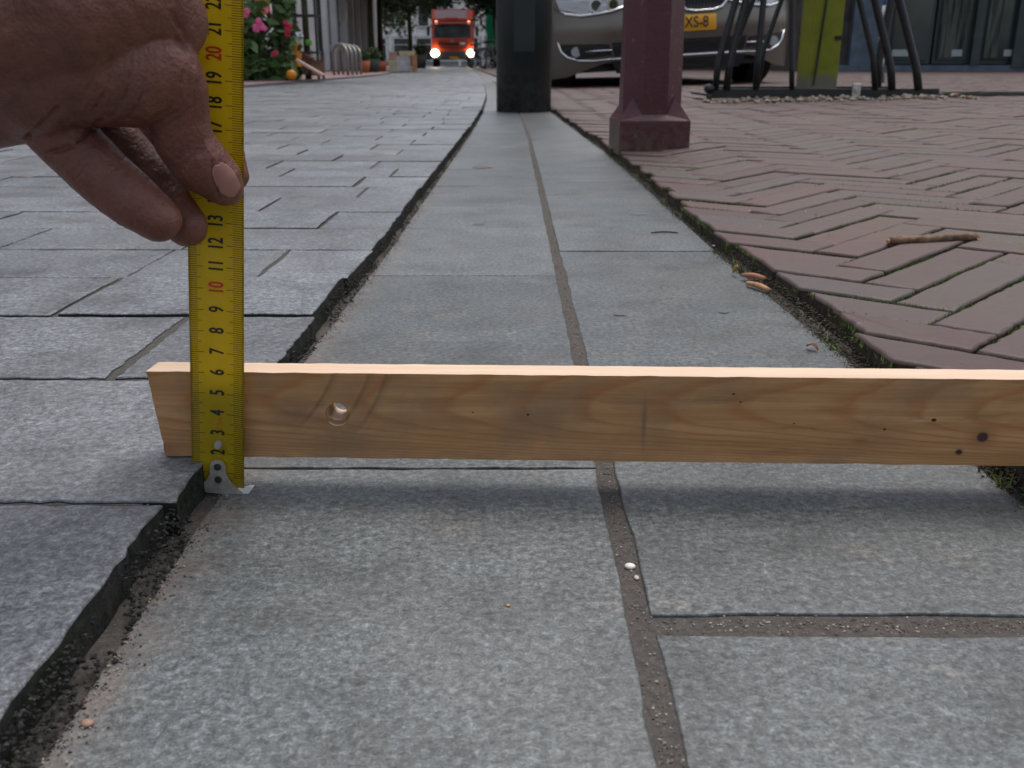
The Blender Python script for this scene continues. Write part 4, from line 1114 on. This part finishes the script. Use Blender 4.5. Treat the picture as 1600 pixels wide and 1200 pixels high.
t = house('pale house closing the view at the bend of the street', -9, 92, 112, 11, M['cream'], 8, 'window'); t.rotation_euler = (0, 0, radians(-14)); t.location = (-20, 108, 0); t['group'] = 'houses closing the street'
# right side of the street past the car
for lab, y0, y1, wm in (('brick house on the right side beyond the truck and post', 24, 36, M['brickw']), ('cream house on the right side with a green hoarding', 36.2, 50, M['cream']), ('far brick house on the right side of the street', 50.2, 72, M['brickw'])):
    t = house(lab, 3.2, y0, y1, 9.5, wm, 5, 'shop'); t.rotation_euler = (0, 0, -pi/2 - radians(3)); t.location = (4.2-.03*y0, y1, .04); t['group'] = 'houses along the right side of the street'

# ------------------------------------------------------------------ trees and planting
LEAF = [mat('leaf_dark', (.022, .045, .016), .6), mat('leaf_mid', (.045, .085, .025), .6), mat('leaf_light', (.09, .15, .04), .6)]
def leaves(name, pts, size, mats, parent, n, wts=(5, 3, 1)):
    bm = bmesh.new()
    for _ in range(n):
        c, r = R.choice(pts); d = Vector((R.gauss(0, 1), R.gauss(0, 1), R.gauss(0, 1))).normalized()*r*(R.random()**.45)
        p = Vector(c)+d; s = size*R.uniform(.6, 1.4)
        u = Vector((R.gauss(0, 1), R.gauss(0, 1), R.gauss(0, .6))).normalized(); v = u.cross(Vector((R.gauss(0, 1), R.gauss(0, 1), R.gauss(0, 1)))).normalized()
        f = bm.faces.new([bm.verts.new(p+u*s*a+v*s*b) for a, b in ((-1, 0), (-.2, .45), (1, 0), (-.2, -.45))])
        f.material_index = R.choices((0, 1, 2), wts)[0]
    return obj(name, bm, mats, parent)
M['bark'] = mat('tree_bark', (.075, .075, .035), .9, var=.35, vscale=12, bump=.6, bscale=30)
def tree(label, x, y, r, h0, cr, n=9000, sz=.17):
    t = thing('street_tree', label, 'tree', (x, y, .04), R.uniform(0, 6), 'street trees')
    bm = bmesh.new(); tube(bm, [(0, 0, 0), (.02, .01, h0*.5), (-.02, .02, h0), (.03, 0, h0+cr)], [r*1.15, r, r*.85, r*.4], 10)
    tr_ = obj('trunk', bm, M['bark'], t, True); cl = []
    for k in range(7):
        a = 2*pi*k/7+R.uniform(-.3, .3); e = Vector((cos(a)*cr*.7, sin(a)*cr*.7, h0+cr*R.uniform(.35, 1.1)))
        bm = bmesh.new(); tube(bm, [(0, 0, h0*.95), (e.x*.4, e.y*.4, h0+cr*.25), tuple(e)], [r*.4, r*.25, r*.1], 6); obj('limb', bm, M['bark'], t, True)
        cl += [(e, cr*.42), (e*.7+Vector((0, 0, .4)), cr*.38)]
    for k in range(14):
        cl.append((Vector((R.gauss(0, .42)*cr, R.gauss(0, .42)*cr, h0+cr*R.uniform(.1, 1.5))), cr*.36))
    leaves('crown', cl, sz, LEAF, t, n)
    return t
tree('slim young tree with a yellow-green trunk inside the iron guard', -2.26, 11.2, .033, 2.3, 1.1, 2500, .08)
tree('street tree overhanging the shop fronts left of the truck', -3.5, 25.5, .07, 2.0, 1.9)
tree('street tree with a low dark crown beside the white columns', -4.4, 34.0, .09, 2.55, 2.4)
tree('bushy tree just left of the red truck', -6.6, 48.0, .11, 3.0, 2.9)
tree('far tree whose crown hangs behind the truck', -7.2, 72.0, .16, 3.6, 3.8)
tree('dark tree rising right of the truck by the black post', .2, 40.0, .12, 2.3, 2.6)
tree('far tree behind the grey truck body', -1.2, 70.0, .16, 3.4, 4.2)
tree('tall tree at the end of the street', -12.5, 88.0, .2, 3.2, 5.0, 6000, .25)
# iron tree guard
tgd = thing('tree_guard', 'dark green iron guard of slim bars around the young tree', 'tree guard', (-2.26, 11.2, .04))
for x, y in ((-.14, -.14), (.14, -.14), (.14, .14), (-.14, .14)):
    bm = bmesh.new(); cyl(bm, (x, y, 0), (x, y, 1.45), .014, seg=8); obj('bar', bm, M['greygreen'], tgd)
for z in (.28, .66, .88, 1.2):
    bm = bmesh.new()
    for a, b in (((-.14, -.14), (.14, -.14)), ((.14, -.14), (.14, .14)), ((.14, .14), (-.14, .14)), ((-.14, .14), (-.14, -.14))): cyl(bm, (*a, z), (*b, z), .010, seg=6)
    obj('ring', bm, M['greygreen'], tgd)
bm = bmesh.new(); box(bm, (-2.2, 11.02, .42), (.07, .05, .06), bev=.015); tag(obj('green_bag', bm, mat('lime', (.16, .50, .07), .6)), 'small lime-green bag hooked on the tree guard', 'bag')
# hollyhocks
hy = thing('hollyhock', 'tall leafy hollyhock clump with pink and red flowers at the road edge', 'plant', (-2.62, 10.2, .04))
stem = bmesh.new(); cl = []; fl = []
for k in range(11):
    x, y = R.uniform(-.62, .30), R.uniform(-.45, .45); h = R.uniform(.8, 1.5); bx_, by_ = R.gauss(0, .06), R.gauss(0, .05)
    tube(stem, [(x, y, 0), (x+bx_*.4, y+by_*.4, h*.5), (x+bx_, y+by_, h)], [.012, .010, .005], 5)
    for j in range(7): t_ = j/7; cl.append(((x+bx_*t_, y+by_*t_, h*t_*.62), .15))
obj('stem', stem, M['bark'], hy)
leaves('foliage', cl, .075, [LEAF[1], LEAF[2], mat('leaf_fresh', (.11, .20, .06), .55)], hy, 2600, (3, 4, 3))
pk = mat('pink_petal', (.75, .13, .30), .6); rp = mat('red_petal', (.45, .02, .06), .6)
def bloom(x, y, z, s, m, nm='pink flower'):
    bm = bmesh.new()
    for k in range(5):
        a = 2*pi*k/5; s = s if k else s*.78; bmesh.ops.create_icosphere(bm, subdivisions=1, radius=s*.55, matrix=Matrix.Translation((cos(a)*s*.55, -.01*k*.2, sin(a)*s*.55)) @ Matrix.Diagonal((1, .4, 1, 1)))
    bmesh.ops.create_icosphere(bm, subdivisions=1, radius=s*.3, matrix=Matrix.Translation((0, -s*.2, 0)))
    o = obj('flower', bm, m, hy, True); o.location = (x, y, z)
for px_, py_, s, m in ((401, 44, .055, pk), (409, 42, .045, pk), (404, 33, .04, pk), (386, 18, .04, pk), (384, 24, .035, pk), (414, 45, .03, pk), (417, 17, .03, pk), (431, 83, .035, rp), (427, 85, .03, rp), (446, 36, .035, rp), (450, 46, .05, rp), (449, 54, .035, rp), (453, 40, .03, rp)):
    p = ray(px_, py_, 9.72); bloom(p.x+2.62, 9.72-10.2, p.z-.04, s, m)
# sign pole with banner
pn = thing('sign_pole', 'thin black pole standing behind the hollyhocks', 'pole', (-2.5, 10.9, .04))
bm = bmesh.new(); cyl(bm, (0, 0, 0), (0, 0, 3.2), .022, seg=10); obj('pole', bm, M['black'], pn, True)
bm = bmesh.new(); cyl(bm, (-.14, 0, .83), (0, 0, .83), .008, seg=6); obj('arm', bm, M['black'], pn)
bn = thing('banner', 'narrow hanging shop banner, white over orange with a red letter S', 'banner', (-3.46, 14.3, .0))
bm = bmesh.new(); box(bm, (0, 0, 1.38), (.205, .02, .36)); obj('cloth', bm, mat('banner_white', (.62, .52, .46), .7), bn)
bm = bmesh.new(); box(bm, (0, -.001, 1.01), (.205, .022, .32)); obj('cloth', bm, mat('banner_orange', (.60, .28, .06), .7), bn)
text_obj('letter', 'S', .30, rp, bn, (-.01, -.02, 1.24), (pi/2, 0, 0), sx=.95, bold=.04)
bm = bmesh.new(); cyl(bm, (-.12, 0, 1.58), (-.85, .0, 1.58), .012, seg=6); cyl(bm, (.10, 0, 1.58), (-.12, 0, 1.58), .012, seg=6); obj('bracket', bm, M['black'], bn)
# rubbish heap
OR = mat('orange_plastic', (.70, .27, .02), .5); CB = mat('cardboard', (.30, .17, .11), .85, var=.2, vscale=20); 
def at(px, y): return ray(px, 300, y).x if False else (px-800)/F*(y*cs+.17*sn)
bm = bmesh.new(); box(bm, (0, 0, .20), (.16, .22, .26), bev=.02); o = obj('orange_crate', bm, OR); o.location = (at(459, 10.6), 10.6, .09); tag(o, 'orange plastic crate standing beside the hollyhocks', 'crate')
part('crate_panel', (0, -.12, .22), (.07, .01, .10), mat('grey_label', (.4, .42, .45), .6), o)
bm = bmesh.new(); bmesh.ops.create_icosphere(bm, subdivisions=2, radius=.055); o = obj('orange_ball', bm, OR, None, True); o.location = (at(456, 10.1), 10.1, .095); tag(o, 'small round orange float at the foot of the orange crate', 'float')
bm = bmesh.new(); bmesh.ops.create_icosphere(bm, subdivisions=3, radius=.14)
for v in bm.verts: v.co = Vector((v.co.x*1.0, v.co.y, v.co.z*.5))*(1+.3*noise.noise(v.co*12))
o = obj('white_bag', bm, mat('bag_white', (.55, .57, .62), .5), None, True); o.location = (at(460, 10.7), 10.7, .47); tag(o, 'crumpled white bag on top of the orange crate', 'bag')
bm = bmesh.new(); box(bm, (0, 0, 0), (.30, .12, .022)); o = obj('plank', bm, mat('pink_plank', (.62, .42, .34), .7)); o.location = (at(486, 10.3), 10.3, .165); o.rotation_euler = (0, radians(30), 0); tag(o, 'short pinkish plank leaning down from the crate towards the road', 'plank')
bm = bmesh.new(); box(bm, (0, 0, .10), (.13, .16, .16)); o = obj('cardboard_box', bm, CB); o.location = (at(497, 10.9), 10.9, .06); o.rotation_euler = (0, 0, .3); tag(o, 'torn brown cardboard box behind the leaning plank', 'cardboard box')
part('flap', (.0, -.10, .20), (.13, .10, .008), CB, o)
bm = bmesh.new(); box(bm, (0, 0, .12), (.12, .12, .2), Matrix.Rotation(.5, 3, 'Y')); o = obj('cardboard_box', bm, mat('cardboard_dark', (.20, .10, .08), .85)); o.location = (at(478, 11.1), 11.1, .08); tag(o, 'tilted dark cardboard box just right of the orange crate', 'cardboard box')
# bicycle hoops
MW = mat('galvanised', (.27, .27, .24), .5, metal=.3)
h0_ = None
for k, px_ in enumerate((533, 540, 547, 554)):
    y = 15.2+k*.55; x = at(px_, y)
    if h0_ is None:
        bm = bmesh.new(); n = 12
        tube(bm, [(0, -.32, 0), (0, -.32, .30)]+[(0, -.32*cos(a), .30+.14*sin(a)) for a in [pi*j/n for j in range(1, n)]]+[(0, .32, .30), (0, .32, 0)], .022, 8)
        h0_ = o = obj('bicycle_hoop', bm, MW, None, True)
    else: o = h0_.copy(); C.objects.link(o)
    o.location = (x, y, .04); o.rotation_euler = (0, 0, .5)
    tag(o, ('nearest and leftmost galvanised bicycle hoop by the house fronts', 'second bicycle hoop from the left by the house fronts', 'third bicycle hoop from the left by the house fronts', 'farthest and rightmost galvanised bicycle hoop')[k], 'bicycle hoop', 'bicycle hoops')
# pots and crates
def pot(lab, px_, y, col, s, gm=1):
    t = thing('flower_pot', lab, 'flower pot', (at(px_, y), y, .04), 0, 'potted plants by the shop fronts')
    bm = bmesh.new(); cyl(bm, (0, 0, 0), (0, 0, s), s*.38, s*.52, 14); obj('pot', bm, mat('pot_m', col, .8), t, True)
    leaves('foliage', [((0, 0, s*1.35), s*.55)], s*.16, LEAF, t, 220, (2, 4, 2)); return t
pot('terracotta pot with a low plant before the dark doorway', 570, 19.5, (.40, .12, .05), .22)
pot('dark pot with a bushy plant before the green awning', 584, 20.5, (.05, .07, .05), .26)
pot('smaller terracotta pot beside the dark planter', 597, 22.5, (.42, .13, .06), .22)
pot('pot with dark leaves beside the far white column', 657, 38, (.12, .12, .1), .5)
def crate(lab, px_, y, z, w, h, col, nm='crate', cat='crate'):
    o = thing(nm, lab, cat, (at(px_, y), y, z), .1, 'crates and boxes on the pavement edge')
    bm = bmesh.new(); box(bm, (0, 0, h/2), (w, w*.8, h), bev=.01); obj('box', bm, mat('crate_m', col, .8, var=.15, vscale=10), o)
    bm = bmesh.new(); box(bm, (0, 0, h+.012), (w*1.05, w*.86, .02)); obj('lid', bm, mat('lid_m', tuple(min(1, c*1.25) for c in col), .8), o); return o
crate('lower cream crate of the stack left of the white tub', 615, 21.5, .04, .19, .20, (.50, .47, .33))
crate('pinkish crate on top of the cream crate', 615, 21.5, .26, .17, .16, (.50, .30, .22))
crate('white tub with a brown panel between the cream and orange crates', 632, 22, .04, .30, .30, (.58, .56, .60), 'tub', 'tub')
crate('flat pale yellow box lying on the white tub', 637, 22, .362, .34, .08, (.58, .52, .34), 'box', 'box')
crate('narrow orange-brown crate right of the white tub', 648, 21.8, .04, .11, .33, (.50, .24, .10))

# ------------------------------------------------------------------ red truck
RD = mat('truck_red', (.50, .055, .018), .35, coat=.4); TG = mat('truck_grey', (.13, .14, .15), .6)
TX, TY = -3.60, 62.0
tk = thing('truck', 'red box truck coming head-on with its headlights lit', 'truck', (TX, TY, Z_ROAD), radians(3)); tk.scale = (1.07, 1, .94)
def tp_(name, c, s, m, par=tk, bev=0): 
    bm = bmesh.new(); box(bm, c, s, bev=bev); return obj(name, bm, m, par)
cabp = [(0, .75), (0, 1.75), (.20, 2.72), (.45, 2.80), (2.0, 2.80), (2.0, .55), (.15, .55)]
bm = bmesh.new(); prism(bm, cabp, -1.2, 1.2, 'x'); cab = obj('cab', bm, RD, tk)
sp2 = [(.35, 2.80), (.28, 2.95), (.50, 3.52), (2.0, 3.60), (2.0, 2.80)]
bm = bmesh.new(); prism(bm, sp2, -1.15, 1.15, 'x'); rs = obj('roof_spoiler', bm, RD, tk)
bm = bmesh.new(); vs = [bm.verts.new(p) for p in ((-.98, .28, 3.0), (.80, .28, 3.0), (.80, .46, 3.48), (-.98, .46, 3.48))]; bm.faces.new(vs); bmesh.ops.solidify(bm, geom=bm.faces[:], thickness=.03); obj('sign_panel', bm, mat('pale_panel', (.55, .5, .52), .6), rs)
tp_('sign_strip', (-.05, .24, 2.98), (.7, .05, .13), RD, rs)
bm = bmesh.new(); vs = [bm.verts.new(p) for p in ((-1.08, -.005, 1.80), (1.02, -.005, 1.80), (.98, .16, 2.60), (-1.02, .16, 2.60))]; bm.faces.new(vs); bmesh.ops.solidify(bm, geom=bm.faces[:], thickness=.03); obj('windscreen', bm, mat('screen', (.06, .075, .07), .15, var=.8, vscale=1.5), tk)
tp_('sun_visor', (0, .02, 2.72), (2.2, .30, .10), mat('visor', (.40, .20, .20), .5))
tp_('grille', (0, -.02, 1.42), (1.7, .06, .13), M['black']); tp_('grille', (0, -.03, 1.18), (1.6, .05, .10), mat('dark_red', (.22, .03, .02), .5))
tp_('badge', (-.05, -.06, 1.60), (.20, .04, .16), M['chrome'])
bmp_ = tp_('bumper', (0, .0, .72), (2.46, .34, .48), mat('bumper_grey', (.07, .07, .075), .6), bev=.04)
HLm = mat('headlight_lit', (1, .95, .75), .3, emit=(1, .86, .55), estr=24)
for s_ in (-1, 1):
    bm = bmesh.new(); cyl(bm, (s_*1.02, -.22, .86), (s_*1.02, -.14, .86), .22, seg=20); obj('headlight', bm, HLm, bmp_)
    bm = bmesh.new(); cyl(bm, (s_*.92, -.12, 2.74), (s_*.92, -.08, 2.74), .085, seg=12); obj('marker_lamp', bm, mat('marker_lit', (1, .5, .3), .3, emit=(1, .45, .25), estr=3), tk)
    mi = tp_('wing_mirror', (s_*1.38, .12, 2.2), (.16, .12, .55), M['black']); tp_('mirror_arm', (s_*1.26, .15, 2.5), (.2, .04, .05), M['black'], mi)
    for yy in (.9, 5.6):
        bm = bmesh.new(); cyl(bm, (s_*.86, yy, .48), (s_*1.16, yy, .48), .48, seg=24); w = obj('wheel', bm, M['rubber'], tk)
        bm = bmesh.new(); cyl(bm, (s_*1.15, yy, .48), (s_*1.17, yy, .48), .26, seg=16); obj('rim', bm, M['silver'], w)
lpn = tp_('licence_plate', (.05, -.19, .58), (.52, .02, .13), mat('plate_amber', (.75, .38, .01), .5), bmp_)
tp_('fleet_badge', (.55, -.06, 1.45), (.34, .03, .14), mat('badge_white', (.5, .48, .46), .5))
bx_ = tp_('cargo_box', (.0, 5.0, 2.2), (2.5, 5.6, 2.9), TG); tp_('chassis', (0, 4.2, .62), (1.0, 7.0, .2), M['black'])
tp_('side_marker', (1.19, 1.0, 3.35), (.16, .9, .5), RD, rs)
# bicycles parked right of the truck
def bike(lab, x, y, rz):
    t = thing('bicycle', lab, 'bicycle', (x, y, .05), rz, 'bicycles parked beyond the black post')
    for yy in (-.52, .52):
        bm = bmesh.new(); n = 20
        tube(bm, [(0, yy+.33*cos(2*pi*k/n), .34+.33*sin(2*pi*k/n)) for k in range(n+1)], .022, 6); w = obj('wheel', bm, M['rubber'], t)
        bm = bmesh.new()
        for k in range(6): a = pi*k/6; cyl(bm, (0, yy-.31*cos(a), .34-.31*sin(a)), (0, yy+.31*cos(a), .34+.31*sin(a)), .004, seg=4)
        obj('spoke', bm, M['chrome'], w)
    bm = bmesh.new(); 
    for a, b in (((0,-.52,.34), (0,-.38,.85)), ((0,-.40,.78), (0,.12,.32)), ((0,.12,.32), (0,.22,.82)), ((0,-.40,.80), (0,.20,.74)), ((0,.12,.32), (0,.52,.34)), ((0,.20,.72), (0,.52,.34))): cyl(bm, a, b, .02, seg=6)
    obj('frame', bm, mat('bike_frame', (.35, .36, .40), .35, metal=.4), t)
    bm = bmesh.new(); tube(bm, [(-.28, -.22, .98), (-.22, -.36, 1.0), (0, -.38, .96), (.22, -.36, 1.0), (.28, -.22, .98)], .014, 6); cyl(bm, (0, -.38, .84), (0, -.38, .97), .014, seg=6); obj('handlebar', bm, M['chrome'], t)
    bm = bmesh.new(); box(bm, (0, .25, .90), (.15, .25, .06), bev=.02); obj('saddle', bm, M['black'], t)
    return t
B0_ = bike('leftmost bicycle of the far row, nearest the truck', -1.5, 42.5, .5)
for k, (x, y, rz, lab) in enumerate(((-1.2, 40.5, .8, 'second bicycle from the truck in the far row'), (-.88, 38.0, .4, 'third bicycle from the truck in the far row'), (-.55, 35.5, 1.0, 'rightmost bicycle of the far row, beside the black post'))):
    dup(B0_, (x, y, .05), rz, lab)
# green hoarding
gs = thing('scaffold_net', 'tall bright green sheeting hung on poles right of the truck', 'sheeting', (-.98, 46, .05))
bm = bmesh.new()
rws = [[bm.verts.new((-.16+.34*k/6*(1-.25*j/8)+.03*sin(k*2+j), .06*sin(k*1.7+j*.6), .55+2.1*j/8)) for k in range(7)] for j in range(9)]
for a, b in zip(rws, rws[1:]):
    for k in range(6): bm.faces.new((a[k], a[k+1], b[k+1], b[k]))
bmesh.ops.solidify(bm, geom=bm.faces[:], thickness=.01); obj('sheet', bm, mat('net_green', (.02, .30, .17), .6), gs)
for x in (-.20, .25): bm = bmesh.new(); cyl(bm, (x, 0, 0), (x, 0, 2.8), .02, seg=6); obj('pole', bm, M['steel'], gs)
